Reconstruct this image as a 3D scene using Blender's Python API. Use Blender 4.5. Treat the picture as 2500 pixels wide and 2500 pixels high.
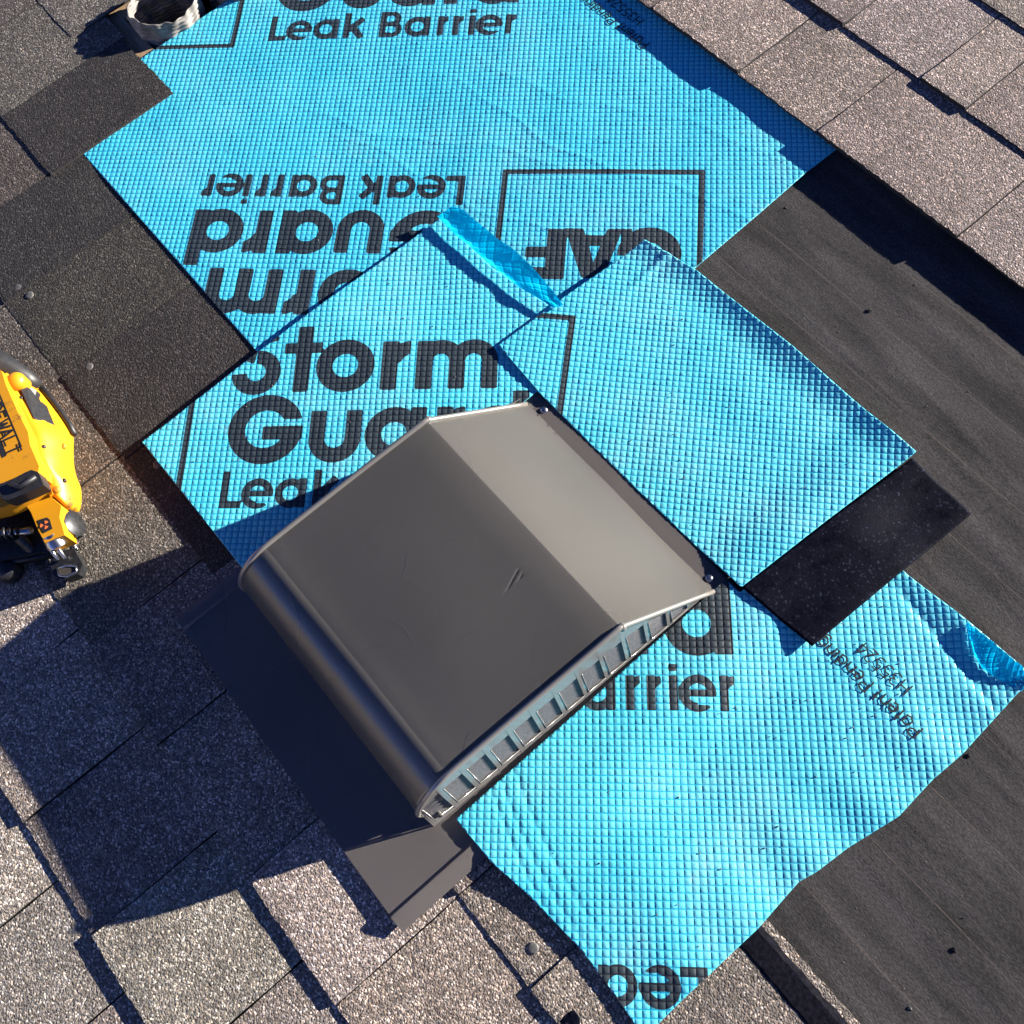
import bpy, bmesh, math, random
import numpy as np
from mathutils import Matrix, Vector, Euler

for _o in list(bpy.data.objects):
    bpy.data.objects.remove(_o)
random.seed(7)
RNG = np.random.default_rng(11)
scene = bpy.context.scene
COL = scene.collection
PI = math.pi
R = math.radians

# ---------------------------------------------------------------- roof frame
# Everything is laid out in the roof's own frame: x along the shingle courses,
# y up the slope, z off the deck (metres). ROOF turns that frame into the world:
# a 5-in-12 pitch, four metres above the ground.
PITCH = R(22.6)
ROOF = Matrix.Translation((0, 0, 4.0)) @ Matrix.Rotation(PITCH, 4, 'X')

# ---------------------------------------------------------------- camera
cam_d = bpy.data.cameras.new('camera')
cam = bpy.data.objects.new('camera', cam_d)
COL.objects.link(cam)
cam_d.sensor_width = 36.0
cam_d.lens = 35.28
cam_d.clip_start = 0.02
cam_d.clip_end = 2000
cam.matrix_world = ROOF @ Matrix.Translation((0, 0, 0.9725)) @ \
    Euler((0.374095, 0.0984155, 0.867046), 'XYZ').to_matrix().to_4x4()
scene.camera = cam

# ---------------------------------------------------------------- light
SUN_EL = R(14.0)                       # above the roof plane
to_sun = Vector((0.369 * math.cos(SUN_EL), 0.929 * math.cos(SUN_EL), math.sin(SUN_EL))).normalized()
to_sun_w = (ROOF.to_3x3() @ to_sun).normalized()
sun_d = bpy.data.lights.new('sun', 'SUN')
sun_d.energy = 5.0
sun_d.angle = R(0.53)
sun_d.color = (1.0, 0.93, 0.83)
sun = bpy.data.objects.new('sun', sun_d)
COL.objects.link(sun)
sun.rotation_euler = to_sun_w.to_track_quat('Z', 'Y').to_euler()
sun.location = (0, 0, 12)
world = bpy.data.worlds.new('World')
scene.world = world
world.use_nodes = True
wn = world.node_tree
sky = wn.nodes.new('ShaderNodeTexSky')
sky.sky_type = 'NISHITA'
sky.sun_disc = False
sky.sun_elevation = math.asin(to_sun_w.z)
sky.sun_rotation = math.atan2(to_sun_w.x, to_sun_w.y)
sky.altitude = 1500.0
sky.air_density = 0.30
sky.dust_density = 0.25
sky.ozone_density = 8.0
bg = wn.nodes['Background']
bg.inputs['Strength'].default_value = 0.05
tint = wn.nodes.new('ShaderNodeMix')            # the photo's white balance: daylight neutral, open sky deep blue
tint.data_type = 'RGBA'
tint.blend_type = 'MULTIPLY'
tint.inputs[0].default_value = 1.0
tint.inputs[7].default_value = (0.60, 0.80, 1.18, 1)
wn.links.new(sky.outputs['Color'], tint.inputs[6])
wn.links.new(tint.outputs[2], bg.inputs['Color'])
vs = scene.view_settings
vs.view_transform = 'Standard'
vs.look = 'None'
vs.exposure = 2.10
vs.gamma = 1.0
vs.use_curve_mapping = False
scene.render.resolution_x = 1024
scene.render.resolution_y = 1024

# ---------------------------------------------------------------- helpers
MM = 0.001


def link(o, parent=None):
    COL.objects.link(o)
    if parent is not None:
        o.parent = parent
    return o


def tag(o, label=None, cat=None, group=None, kind=None):
    if label:
        o['label'] = label
    if cat:
        o['category'] = cat
    if group:
        o['group'] = group
    if kind:
        o['kind'] = kind
    return o


def empty(name, loc=(0, 0, 0), rot=(0, 0, 0)):
    o = bpy.data.objects.new(name, None)
    o.empty_display_size = 0.02
    o.location = loc
    o.rotation_euler = rot
    return link(o)


def mesh_obj(name, verts, faces, mat, parent=None, smooth=False, origin=None):
    """verts in roof metres; origin: point that becomes the object's location (top-level only)"""
    me = bpy.data.meshes.new(name)
    if origin is not None:
        verts = [(v[0] - origin[0], v[1] - origin[1], v[2] - origin[2]) for v in verts]
    elif parent is not None:
        l = parent_loc(parent)
        verts = [(v[0] - l[0], v[1] - l[1], v[2] - l[2]) for v in verts]
    me.from_pydata(verts, [], faces)
    me.update()
    if smooth:
        me.polygons.foreach_set('use_smooth', [True] * len(me.polygons))
    if mat is not None:
        me.materials.append(mat)
    o = bpy.data.objects.new(name, me)
    if origin is not None:
        o.location = origin
    return link(o, parent)


def parent_loc(p):
    l = Vector((0, 0, 0))
    while p is not None:
        l = l + p.location
        p = p.parent
    return l


def bm_obj(name, bm, mat, parent=None, smooth=False, origin=None, bevel=0, segs=2, auto=None):
    if bevel:
        es = [e for e in bm.edges if len(e.link_faces) == 2 and e.calc_face_angle(0) > R(35)]
        bmesh.ops.bevel(bm, geom=es, offset=bevel, segments=segs, affect='EDGES', profile=0.5, clamp_overlap=True)
    off = Vector(origin) if origin is not None else (parent_loc(parent) if parent is not None else Vector((0, 0, 0)))
    bmesh.ops.recalc_face_normals(bm, faces=bm.faces[:])
    bmesh.ops.translate(bm, verts=bm.verts[:], vec=-off)
    me = bpy.data.meshes.new(name)
    bm.to_mesh(me)
    bm.free()
    if auto is not None:
        me.polygons.foreach_set('use_smooth', [True] * len(me.polygons))
        me.set_sharp_from_angle(angle=auto)
    elif smooth:
        me.polygons.foreach_set('use_smooth', [True] * len(me.polygons))
    if mat is not None:
        me.materials.append(mat)
    o = bpy.data.objects.new(name, me)
    if origin is not None:
        o.location = origin
    return link(o, parent)


def add_box(bm, x0, x1, y0, y1, z0, z1):
    vs_ = [bm.verts.new((x, y, z)) for z in (z0, z1) for y in (y0, y1) for x in (x0, x1)]
    for f in ((0, 2, 3, 1), (4, 5, 7, 6), (0, 1, 5, 4), (2, 6, 7, 3), (0, 4, 6, 2), (1, 3, 7, 5)):
        bm.faces.new([vs_[i] for i in f])


def add_tube(bm, pts, r, n=8, cap=True, radii=None):
    pts = [Vector(p) for p in pts]
    rings = []
    up = Vector((0, 0, 1))
    for i, p in enumerate(pts):
        t = (pts[min(i + 1, len(pts) - 1)] - pts[max(i - 1, 0)]).normalized()
        a = t.cross(up)
        if a.length < 1e-3:
            a = t.cross(Vector((1, 0, 0)))
        a.normalize()
        b = t.cross(a).normalized()
        rr = radii[i] if radii else r
        rings.append([bm.verts.new(p + a * (rr * math.cos(2 * PI * k / n)) + b * (rr * math.sin(2 * PI * k / n))) for k in range(n)])
    for i in range(len(rings) - 1):
        for k in range(n):
            bm.faces.new([rings[i][k], rings[i][(k + 1) % n], rings[i + 1][(k + 1) % n], rings[i + 1][k]])
    if cap:
        bm.faces.new(rings[0][::-1])
        bm.faces.new(rings[-1])


def add_prism(bm, top, depth, taper=0.0):
    """top: 3-d polygon (m); extruded down by depth"""
    n = len(top)
    cx = sum(p[0] for p in top) / n
    cy = sum(p[1] for p in top) / n
    a = [bm.verts.new(p) for p in top]
    b = [bm.verts.new((p[0] + (cx - p[0]) * taper, p[1] + (cy - p[1]) * taper, p[2] - depth)) for p in top]
    bm.faces.new(a)
    bm.faces.new(b[::-1])
    for i in range(n):
        bm.faces.new([a[i], b[i], b[(i + 1) % n], a[(i + 1) % n]])


def add_dome(bm, c, r, h, n=14, rings=4, base=0.0):
    c = Vector(c)
    prev = None
    for j in range(rings):
        t = j / rings * PI / 2
        rr, zz = r * math.cos(t), h * math.sin(t)
        ring = [bm.verts.new(c + Vector((rr * math.cos(2 * PI * k / n), rr * math.sin(2 * PI * k / n), zz))) for k in range(n)]
        if prev:
            for k in range(n):
                bm.faces.new([prev[k], prev[(k + 1) % n], ring[(k + 1) % n], ring[k]])
        elif base:
            low = [bm.verts.new(v.co - Vector((0, 0, base))) for v in ring]
            for k in range(n):
                bm.faces.new([low[k], low[(k + 1) % n], ring[(k + 1) % n], ring[k]])
        prev = ring
    tip = bm.verts.new(c + Vector((0, 0, h)))
    for k in range(n):
        bm.faces.new([prev[k], prev[(k + 1) % n], tip])


# ---------------------------------------------------------------- materials
def new_mat(name):
    m = bpy.data.materials.new(name)
    m.use_nodes = True
    nt = m.node_tree
    return m, nt, nt.nodes['Principled BSDF'], nt.links


def node(nt, t, **kw):
    n = nt.nodes.new(t)
    for k, v in kw.items():
        if k in n.inputs:
            n.inputs[k].default_value = v
        else:
            setattr(n, k, v)
    return n


def ramp(nt, stops, interp='LINEAR'):
    n = nt.nodes.new('ShaderNodeValToRGB')
    cr = n.color_ramp
    cr.interpolation = interp
    while len(cr.elements) < len(stops):
        cr.elements.new(0.5)
    for e, (p, c) in zip(cr.elements, stops):
        e.position = p
        e.color = (c, c, c, 1) if not hasattr(c, '__len__') else tuple(c) + (1,)
    return n


def mix(nt, a, b, fac, mode='MIX'):
    n = nt.nodes.new('ShaderNodeMix')
    n.data_type = 'RGBA'
    n.blend_type = mode
    for sock, v in ((n.inputs[0], fac), (n.inputs[6], a), (n.inputs[7], b)):
        if hasattr(v, 'is_output'):
            nt.links.new(v, sock)
        elif hasattr(v, '__len__'):
            sock.default_value = tuple(v) + (1,)
        else:
            sock.default_value = v
    return n.outputs[2]


def simple(name, col, rough=0.5, metal=0.0, coat=0.0, noise=0.0, nscale=200, spec=0.5, bump=0.0):
    m, nt, b, lk = new_mat(name)
    b.inputs['Roughness'].default_value = rough
    b.inputs['Metallic'].default_value = metal
    b.inputs['Coat Weight'].default_value = coat
    b.inputs['Specular IOR Level'].default_value = spec
    b.inputs['Base Color'].default_value = tuple(col) + (1,)
    if noise or bump:
        tc = node(nt, 'ShaderNodeTexCoord')
        nz = node(nt, 'ShaderNodeTexNoise', Scale=nscale, Detail=4.0)
        lk.new(tc.outputs['Object'], nz.inputs['Vector'])
        if noise:
            rp = ramp(nt, [(0.3, tuple(c * (1 - noise) for c in col)), (0.7, tuple(min(1, c * (1 + noise)) for c in col))])
            lk.new(nz.outputs['Fac'], rp.inputs['Fac'])
            lk.new(rp.outputs['Color'], b.inputs['Base Color'])
        if bump:
            bp = node(nt, 'ShaderNodeBump', Strength=bump, Distance=0.001)
            lk.new(nz.outputs['Fac'], bp.inputs['Height'])
            lk.new(bp.outputs['Normal'], b.inputs['Normal'])
    return m


def granule_material():
    """ceramic granules: the tone of each piece comes from the object's own colour"""
    m, nt, b, lk = new_mat('shingle granules')
    tc = node(nt, 'ShaderNodeTexCoord')
    oi = node(nt, 'ShaderNodeObjectInfo')
    warp = node(nt, 'ShaderNodeVectorMath', operation='ADD')
    cmb = node(nt, 'ShaderNodeCombineXYZ')
    mul = node(nt, 'ShaderNodeMath', operation='MULTIPLY')
    mul.inputs[1].default_value = 37.0
    lk.new(oi.outputs['Random'], mul.inputs[0])
    for i in range(3):
        lk.new(mul.outputs[0], cmb.inputs[i])
    lk.new(tc.outputs['Object'], warp.inputs[0])
    lk.new(cmb.outputs[0], warp.inputs[1])
    v1 = node(nt, 'ShaderNodeTexVoronoi', Scale=610.0, feature='F1')
    v2 = node(nt, 'ShaderNodeTexVoronoi', Scale=430.0, feature='F1')
    lk.new(warp.outputs[0], v1.inputs['Vector'])
    lk.new(warp.outputs[0], v2.inputs['Vector'])
    s1 = node(nt, 'ShaderNodeSeparateColor')
    lk.new(v1.outputs['Color'], s1.inputs[0])
    tone = ramp(nt, [(0.0, 0.34), (0.35, 0.64), (0.65, 0.98), (0.87, 1.5), (0.97, 3.1)])
    lk.new(s1.outputs[0], tone.inputs['Fac'])
    hue = ramp(nt, [(0.0, (1.0, 0.90, 0.80)), (0.45, (1.0, 0.97, 0.94)), (0.75, (0.93, 0.98, 1.03)), (1.0, (1.08, 0.94, 0.86))])
    lk.new(s1.outputs[1], hue.inputs['Fac'])
    big = node(nt, 'ShaderNodeTexNoise', Scale=16.0, Detail=4.0, Roughness=0.65)
    lk.new(warp.outputs[0], big.inputs['Vector'])
    bigr = ramp(nt, [(0.3, 0.78), (0.7, 1.22)])
    lk.new(big.outputs['Fac'], bigr.inputs['Fac'])
    c = mix(nt, oi.outputs['Color'], tone.outputs['Color'], 1.0, 'MULTIPLY')
    c = mix(nt, c, hue.outputs['Color'], 1.0, 'MULTIPLY')
    c = mix(nt, c, bigr.outputs['Color'], 1.0, 'MULTIPLY')
    lk.new(c, b.inputs['Base Color'])
    b.inputs['Roughness'].default_value = 0.75
    b.inputs['Specular IOR Level'].default_value = 0.35
    hsum = node(nt, 'ShaderNodeMath', operation='ADD')
    lk.new(v1.outputs['Distance'], hsum.inputs[0])
    lk.new(v2.outputs['Distance'], hsum.inputs[1])
    inv = node(nt, 'ShaderNodeMath', operation='MULTIPLY')
    inv.inputs[1].default_value = -1.0
    lk.new(hsum.outputs[0], inv.inputs[0])
    bp = node(nt, 'ShaderNodeBump', Strength=0.55, Distance=0.0009)
    lk.new(inv.outputs[0], bp.inputs['Height'])
    lk.new(bp.outputs['Normal'], b.inputs['Normal'])
    return m


def membrane_material(name, col_a, col_b, rough=0.42, groove=None, dust=(0.42, 0.47, 0.46)):
    m, nt, b, lk = new_mat(name)
    tc = node(nt, 'ShaderNodeTexCoord')
    n1 = node(nt, 'ShaderNodeTexNoise', Scale=9.0, Detail=5.0, Roughness=0.6)
    lk.new(tc.outputs['Object'], n1.inputs['Vector'])
    r1 = ramp(nt, [(0.32, col_a), (0.68, col_b)])
    lk.new(n1.outputs['Fac'], r1.inputs['Fac'])
    # faint scuffs and dust
    n2 = node(nt, 'ShaderNodeTexNoise', Scale=420.0, Detail=3.0, Roughness=0.7)
    lk.new(tc.outputs['Object'], n2.inputs['Vector'])
    r2 = ramp(nt, [(0.35, 0.86), (0.65, 1.1)])
    lk.new(n2.outputs['Fac'], r2.inputs['Fac'])
    base_c = r1.outputs['Color']
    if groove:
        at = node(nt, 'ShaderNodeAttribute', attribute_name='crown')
        base_c = mix(nt, groove, base_c, at.outputs['Fac'])  # grooves blend to a darker tone, their shade painted in by height
    c = mix(nt, base_c, r2.outputs['Color'], 1.0, 'MULTIPLY')
    n3 = node(nt, 'ShaderNodeTexNoise', Scale=31.0, Detail=6.0, Roughness=0.75)
    lk.new(tc.outputs['Object'], n3.inputs['Vector'])
    r3 = ramp(nt, [(0.60, 0.0), (0.82, 0.35)])
    lk.new(n3.outputs['Fac'], r3.inputs['Fac'])
    c = mix(nt, c, dust, r3.outputs['Color'])
    n5 = node(nt, 'ShaderNodeTexNoise', Scale=4.5, Detail=8.0, Roughness=0.8)
    lk.new(tc.outputs['Object'], n5.inputs['Vector'])
    r5 = ramp(nt, [(0.52, 0.0), (0.75, 0.30)])
    lk.new(n5.outputs['Fac'], r5.inputs['Fac'])
    c = mix(nt, c, tuple(0.62 * ch for ch in dust), r5.outputs['Color'])
    oi = node(nt, 'ShaderNodeObjectInfo')
    c = mix(nt, c, oi.outputs['Color'], 1.0, 'MULTIPLY')
    lk.new(c, b.inputs['Base Color'])
    b.inputs['Roughness'].default_value = rough
    b.inputs['Specular IOR Level'].default_value = 0.45
    bp = node(nt, 'ShaderNodeBump', Strength=0.25, Distance=0.0006)
    lk.new(n2.outputs['Fac'], bp.inputs['Height'])
    lk.new(bp.outputs['Normal'], b.inputs['Normal'])
    return m


def film_material():
    m, nt, b, lk = new_mat('glossy blue film')
    b.inputs['Base Color'].default_value = (0.0, 0.36, 0.66, 1)
    b.inputs['Roughness'].default_value = 0.22
    tr = node(nt, 'ShaderNodeBsdfTranslucent')
    tr.inputs['Color'].default_value = (0.0, 0.55, 0.85, 1)
    mx = node(nt, 'ShaderNodeMixShader')
    mx.inputs[0].default_value = 0.45
    lk.new(b.outputs[0], mx.inputs[1])
    lk.new(tr.outputs[0], mx.inputs[2])
    lk.new(mx.outputs[0], nt.nodes['Material Output'].inputs['Surface'])
    return m


def felt_material(lines):
    m, nt, b, lk = new_mat('asphalt felt')
    tc = node(nt, 'ShaderNodeTexCoord')
    mp = node(nt, 'ShaderNodeMapping')
    mp.inputs['Scale'].default_value = (3.0, 14.0, 3.0)
    lk.new(tc.outputs['Object'], mp.inputs['Vector'])
    n1 = node(nt, 'ShaderNodeTexNoise', Scale=2.2, Detail=7.0, Roughness=0.65)
    lk.new(mp.outputs[0], n1.inputs['Vector'])
    r1 = ramp(nt, [(0.28, (0.0200, 0.0188, 0.0192)), (0.72, (0.0620, 0.0580, 0.0592))])
    lk.new(n1.outputs['Fac'], r1.inputs['Fac'])
    mp2 = node(nt, 'ShaderNodeMapping')
    mp2.inputs['Scale'].default_value = (1.0, 2.2, 1.0)
    lk.new(tc.outputs['Object'], mp2.inputs['Vector'])
    n2 = node(nt, 'ShaderNodeTexNoise', Scale=300.0, Detail=6.0, Roughness=0.8)
    lk.new(mp2.outputs[0], n2.inputs['Vector'])
    r2 = ramp(nt, [(0.32, 0.40), (0.5, 0.95), (0.68, 1.75)])
    lk.new(n2.outputs['Fac'], r2.inputs['Fac'])
    c = mix(nt, r1.outputs['Color'], r2.outputs['Color'], 1.0, 'MULTIPLY')
    # printed chalk-coloured lay lines
    sp = node(nt, 'ShaderNodeSeparateXYZ')
    lk.new(tc.outputs['Object'], sp.inputs[0])
    wob = node(nt, 'ShaderNodeTexNoise', Scale=6.0, Detail=2.0)
    lk.new(tc.outputs['Object'], wob.inputs['Vector'])
    wm = node(nt, 'ShaderNodeMath', operation='MULTIPLY_ADD')
    wm.inputs[1].default_value = 0.006
    wm.inputs[2].default_value = -0.003
    lk.new(wob.outputs['Fac'], wm.inputs[0])
    yy = node(nt, 'ShaderNodeMath', operation='ADD')
    lk.new(sp.outputs['Y'], yy.inputs[0])
    lk.new(wm.outputs[0], yy.inputs[1])
    acc = None
    for ly in lines:
        d = node(nt, 'ShaderNodeMath', operation='SUBTRACT')
        d.inputs[1].default_value = ly
        lk.new(yy.outputs[0], d.inputs[0])
        a = node(nt, 'ShaderNodeMath', operation='ABSOLUTE')
        lk.new(d.outputs[0], a.inputs[0])
        l = node(nt, 'ShaderNodeMath', operation='LESS_THAN')
        l.inputs[1].default_value = 0.0006
        lk.new(a.outputs[0], l.inputs[0])
        if acc is None:
            acc = l.outputs[0]
        else:
            s = node(nt, 'ShaderNodeMath', operation='MAXIMUM')
            lk.new(acc, s.inputs[0])
            lk.new(l.outputs[0], s.inputs[1])
            acc = s.outputs[0]
    brk = ramp(nt, [(0.35, 0.25), (0.6, 0.9)])
    lk.new(n2.outputs['Fac'], brk.inputs['Fac'])
    mm_ = node(nt, 'ShaderNodeMath', operation='MULTIPLY')
    lk.new(acc, mm_.inputs[0])
    lk.new(brk.outputs['Color'], mm_.inputs[1])
    c = mix(nt, c, (0.085, 0.070, 0.062), mm_.outputs[0])
    lk.new(c, b.inputs['Base Color'])
    b.inputs['Roughness'].default_value = 0.85
    b.inputs['Specular IOR Level'].default_value = 0.08
    bp = node(nt, 'ShaderNodeBump', Strength=0.7, Distance=0.0010)
    lk.new(n2.outputs['Fac'], bp.inputs['Height'])
    lk.new(bp.outputs['Normal'], b.inputs['Normal'])
    return m


def vent_material(name, base, metal=0.45):
    """satin factory paint on steel, with dust, rub marks and fine scratches"""
    m, nt, b, lk = new_mat(name)
    tc = node(nt, 'ShaderNodeTexCoord')
    n1 = node(nt, 'ShaderNodeTexNoise', Scale=6.0, Detail=1.0, Roughness=0.4)
    lk.new(tc.outputs['Object'], n1.inputs['Vector'])
    r1 = ramp(nt, [(0.1, tuple(c * 0.88 for c in base)), (0.9, tuple(c * 1.14 for c in base))], 'EASE')
    lk.new(n1.outputs['Fac'], r1.inputs['Fac'])
    c = r1.outputs['Color']
    # specks of dust
    v = node(nt, 'ShaderNodeTexVoronoi', Scale=70.0, feature='F1')
    lk.new(tc.outputs['Object'], v.inputs['Vector'])
    rv = ramp(nt, [(0.0, 0.8), (0.055, 0.0)])
    lk.new(v.outputs['Distance'], rv.inputs['Fac'])
    svc = node(nt, 'ShaderNodeSeparateColor')
    lk.new(v.outputs['Color'], svc.inputs[0])
    rg = ramp(nt, [(0.80, 0.0), (0.84, 1.0)])
    lk.new(svc.outputs[0], rg.inputs['Fac'])
    dm = mix(nt, rv.outputs['Color'], rg.outputs['Color'], 1.0, 'MULTIPLY')
    c = mix(nt, c, (0.42, 0.40, 0.37), dm)
    lk.new(c, b.inputs['Base Color'])
    rr = ramp(nt, [(0.0, 0.20), (1.0, 0.36)])
    lk.new(n1.outputs['Fac'], rr.inputs['Fac'])
    lk.new(rr.outputs['Color'], b.inputs['Roughness'])
    b.inputs['Specular IOR Level'].default_value = 0.6
    b.inputs['Metallic'].default_value = metal
    n4 = node(nt, 'ShaderNodeTexNoise', Scale=5.0, Detail=1.0)
    lk.new(tc.outputs['Object'], n4.inputs['Vector'])
    bp = node(nt, 'ShaderNodeBump', Strength=0.12, Distance=0.004)
    lk.new(n4.outputs['Fac'], bp.inputs['Height'])
    lk.new(bp.outputs['Normal'], b.inputs['Normal'])
    return m


def wood_material():
    m, nt, b, lk = new_mat('weathered deck board')
    tc = node(nt, 'ShaderNodeTexCoord')
    mp = node(nt, 'ShaderNodeMapping')
    mp.inputs['Scale'].default_value = (30.0, 300.0, 30.0)
    lk.new(tc.outputs['Object'], mp.inputs['Vector'])
    n1 = node(nt, 'ShaderNodeTexNoise', Scale=1.0, Detail=6.0, Roughness=0.7)
    lk.new(mp.outputs[0], n1.inputs['Vector'])
    r1 = ramp(nt, [(0.3, (0.13, 0.075, 0.035)), (0.55, (0.30, 0.20, 0.11)), (0.75, (0.42, 0.30, 0.18))])
    lk.new(n1.outputs['Fac'], r1.inputs['Fac'])
    lk.new(r1.outputs['Color'], b.inputs['Base Color'])
    b.inputs['Roughness'].default_value = 0.8
    return m


def asphalt_back_material():
    m, nt, b, lk = new_mat('bare asphalt adhesive')
    tc = node(nt, 'ShaderNodeTexCoord')
    n1 = node(nt, 'ShaderNodeTexNoise', Scale=55.0, Detail=12.0, Roughness=0.85)
    lk.new(tc.outputs['Object'], n1.inputs['Vector'])
    r1 = ramp(nt, [(0.40, (0.0008, 0.0012, 0.005)), (0.60, (0.003, 0.0035, 0.010)), (0.80, (0.020, 0.021, 0.034))])
    lk.new(n1.outputs['Fac'], r1.inputs['Fac'])
    vk = node(nt, 'ShaderNodeTexVoronoi', Scale=560.0, feature='F1')
    lk.new(tc.outputs['Object'], vk.inputs['Vector'])
    sk = node(nt, 'ShaderNodeSeparateColor')
    lk.new(vk.outputs['Color'], sk.inputs[0])
    fk = ramp(nt, [(0.86, 0.0), (0.985, 0.9)])
    lk.new(sk.outputs[0], fk.inputs['Fac'])
    nk_ = ramp(nt, [(0.46, 0.0), (0.60, 1.0)])
    lk.new(n1.outputs['Fac'], nk_.inputs['Fac'])
    fl_ = mix(nt, fk.outputs['Color'], nk_.outputs['Color'], 1.0, 'MULTIPLY')
    lk.new(mix(nt, r1.outputs['Color'], (0.040, 0.044, 0.068), fl_), b.inputs['Base Color'])
    b.inputs['Specular IOR Level'].default_value = 0.04
    rr = ramp(nt, [(0.4, 0.4), (0.6, 0.85)])
    lk.new(n1.outputs['Fac'], rr.inputs['Fac'])
    lk.new(rr.outputs['Color'], b.inputs['Roughness'])
    n2 = node(nt, 'ShaderNodeTexNoise', Scale=500.0, Detail=3.0)
    lk.new(tc.outputs['Object'], n2.inputs['Vector'])
    bp = node(nt, 'ShaderNodeBump', Strength=0.35, Distance=0.0006)
    lk.new(n2.outputs['Fac'], bp.inputs['Height'])
    lk.new(bp.outputs['Normal'], b.inputs['Normal'])
    return m


def yellow_material():
    m, nt, b, lk = new_mat('scuffed yellow plastic')
    tc = node(nt, 'ShaderNodeTexCoord')
    n1 = node(nt, 'ShaderNodeTexNoise', Scale=60.0, Detail=8.0, Roughness=0.75)
    lk.new(tc.outputs['Object'], n1.inputs['Vector'])
    r1 = ramp(nt, [(0.555, 0.0), (0.60, 0.8)])
    lk.new(n1.outputs['Fac'], r1.inputs['Fac'])
    n2 = node(nt, 'ShaderNodeTexNoise', Scale=24.0, Detail=3.0)
    lk.new(tc.outputs['Object'], n2.inputs['Vector'])
    r2 = ramp(nt, [(0.44, 0.0), (0.58, 1.0)])
    lk.new(n2.outputs['Fac'], r2.inputs['Fac'])
    f = mix(nt, r1.outputs['Color'], r2.outputs['Color'], 1.0, 'MULTIPLY')
    c = mix(nt, (0.50, 0.220, 0.004), (0.12, 0.05, 0.014), f)
    lk.new(c, b.inputs['Base Color'])
    b.inputs['Roughness'].default_value = 0.46
    return m


M_GRAN = granule_material()
CYAN_A, CYAN_B = (0.068, 0.465, 0.585), (0.138, 0.560, 0.650)
# seam shade is put into the colour: grooves darker, crowns of the quilting paler
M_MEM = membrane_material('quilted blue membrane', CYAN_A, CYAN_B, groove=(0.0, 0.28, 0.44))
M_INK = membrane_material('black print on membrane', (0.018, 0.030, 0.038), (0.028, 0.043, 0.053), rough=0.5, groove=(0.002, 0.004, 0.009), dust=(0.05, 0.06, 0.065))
M_FILM = film_material()
M_FELT = felt_material([0.065 + 0.0 * i for i in ()] + [0.137, 0.211, 0.284, 0.356, 0.428, 0.482, 0.551, 0.615, 0.683])
M_VENT = vent_material('bronze-grey painted steel', (0.218, 0.206, 0.188))
M_FLANGE = vent_material('bronze-grey painted flange', (0.225, 0.204, 0.194), 0.22)
M_WOOD = wood_material()
M_ASPH = asphalt_back_material()
M_YEL = yellow_material()
M_BLK = simple('black rubber', (0.013, 0.013, 0.015), 0.5, noise=0.3, bump=0.2)
M_BLKM = simple('dark tool steel', (0.03, 0.031, 0.034), 0.42, metal=0.6, noise=0.4)
M_STEEL = simple('worn steel', (0.42, 0.42, 0.43), 0.28, metal=1.0, noise=0.2)
M_ZINC = simple('dull zinc nail head', (0.085, 0.083, 0.080), 0.6, metal=0.2, noise=0.35, nscale=300)
M_DUCT = simple('dusty crinkled duct', (0.17, 0.157, 0.142), 0.6, metal=0.1, noise=0.6, nscale=70, bump=0.4)
M_DARK = simple('attic dark', (0.03, 0.025, 0.02), 0.9)
M_SCREEN = simple('grey louver steel', (0.075, 0.075, 0.08), 0.4, metal=0.0, noise=0.3, nscale=420)
M_WALL = simple('glossy bronze side panel', (0.115, 0.112, 0.108), 0.16, spec=0.9)
M_EDGE = simple('black asphalt cut edge', (0.014, 0.013, 0.013), 0.8)
M_SEAL = simple('asphalt seal strip', (0.006, 0.006, 0.010), 0.4, noise=0.6, nscale=250, bump=0.3, spec=0.08)
M_DECAL = simple('orange print', (0.75, 0.16, 0.04), 0.5)
M_ORNG = simple('orange recess', (0.55, 0.16, 0.01), 0.5)
M_GRIT = simple('shed granules', (0.10, 0.085, 0.07), 0.8, noise=0.8, nscale=90)
M_GRASS = simple('dry lawn and paving', (0.27, 0.24, 0.19), 0.9, noise=0.5, nscale=3)


# ================================================================ setting
def fbm(x, y, seed=0, n=6, base=3.0):
    """cheap smooth pseudo-noise on arrays, about -1..1"""
    r = np.random.default_rng(seed)
    out = np.zeros_like(x)
    tot = 0
    for i in range(n):
        k = base * (1.7 ** (i * 0.6))
        a = r.uniform(0, 2 * PI)
        ph = r.uniform(0, 2 * PI)
        w = 1.0 / (1 + 0.5 * i)
        out += w * np.sin(k * (x * math.cos(a) + y * math.sin(a)) + ph + 1.3 * np.sin(k * 0.6 * (x * math.sin(a) - y * math.cos(a)) + 2 * ph))
        tot += w
    return out / tot


gv = [(-300, -300, 0), (300, -300, 0), (300, 300, 0), (-300, 300, 0)]
ground = mesh_obj('ground', gv, [(0, 1, 2, 3)], M_GRASS)
tag(ground, kind='structure')
ground['world'] = 1

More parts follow.
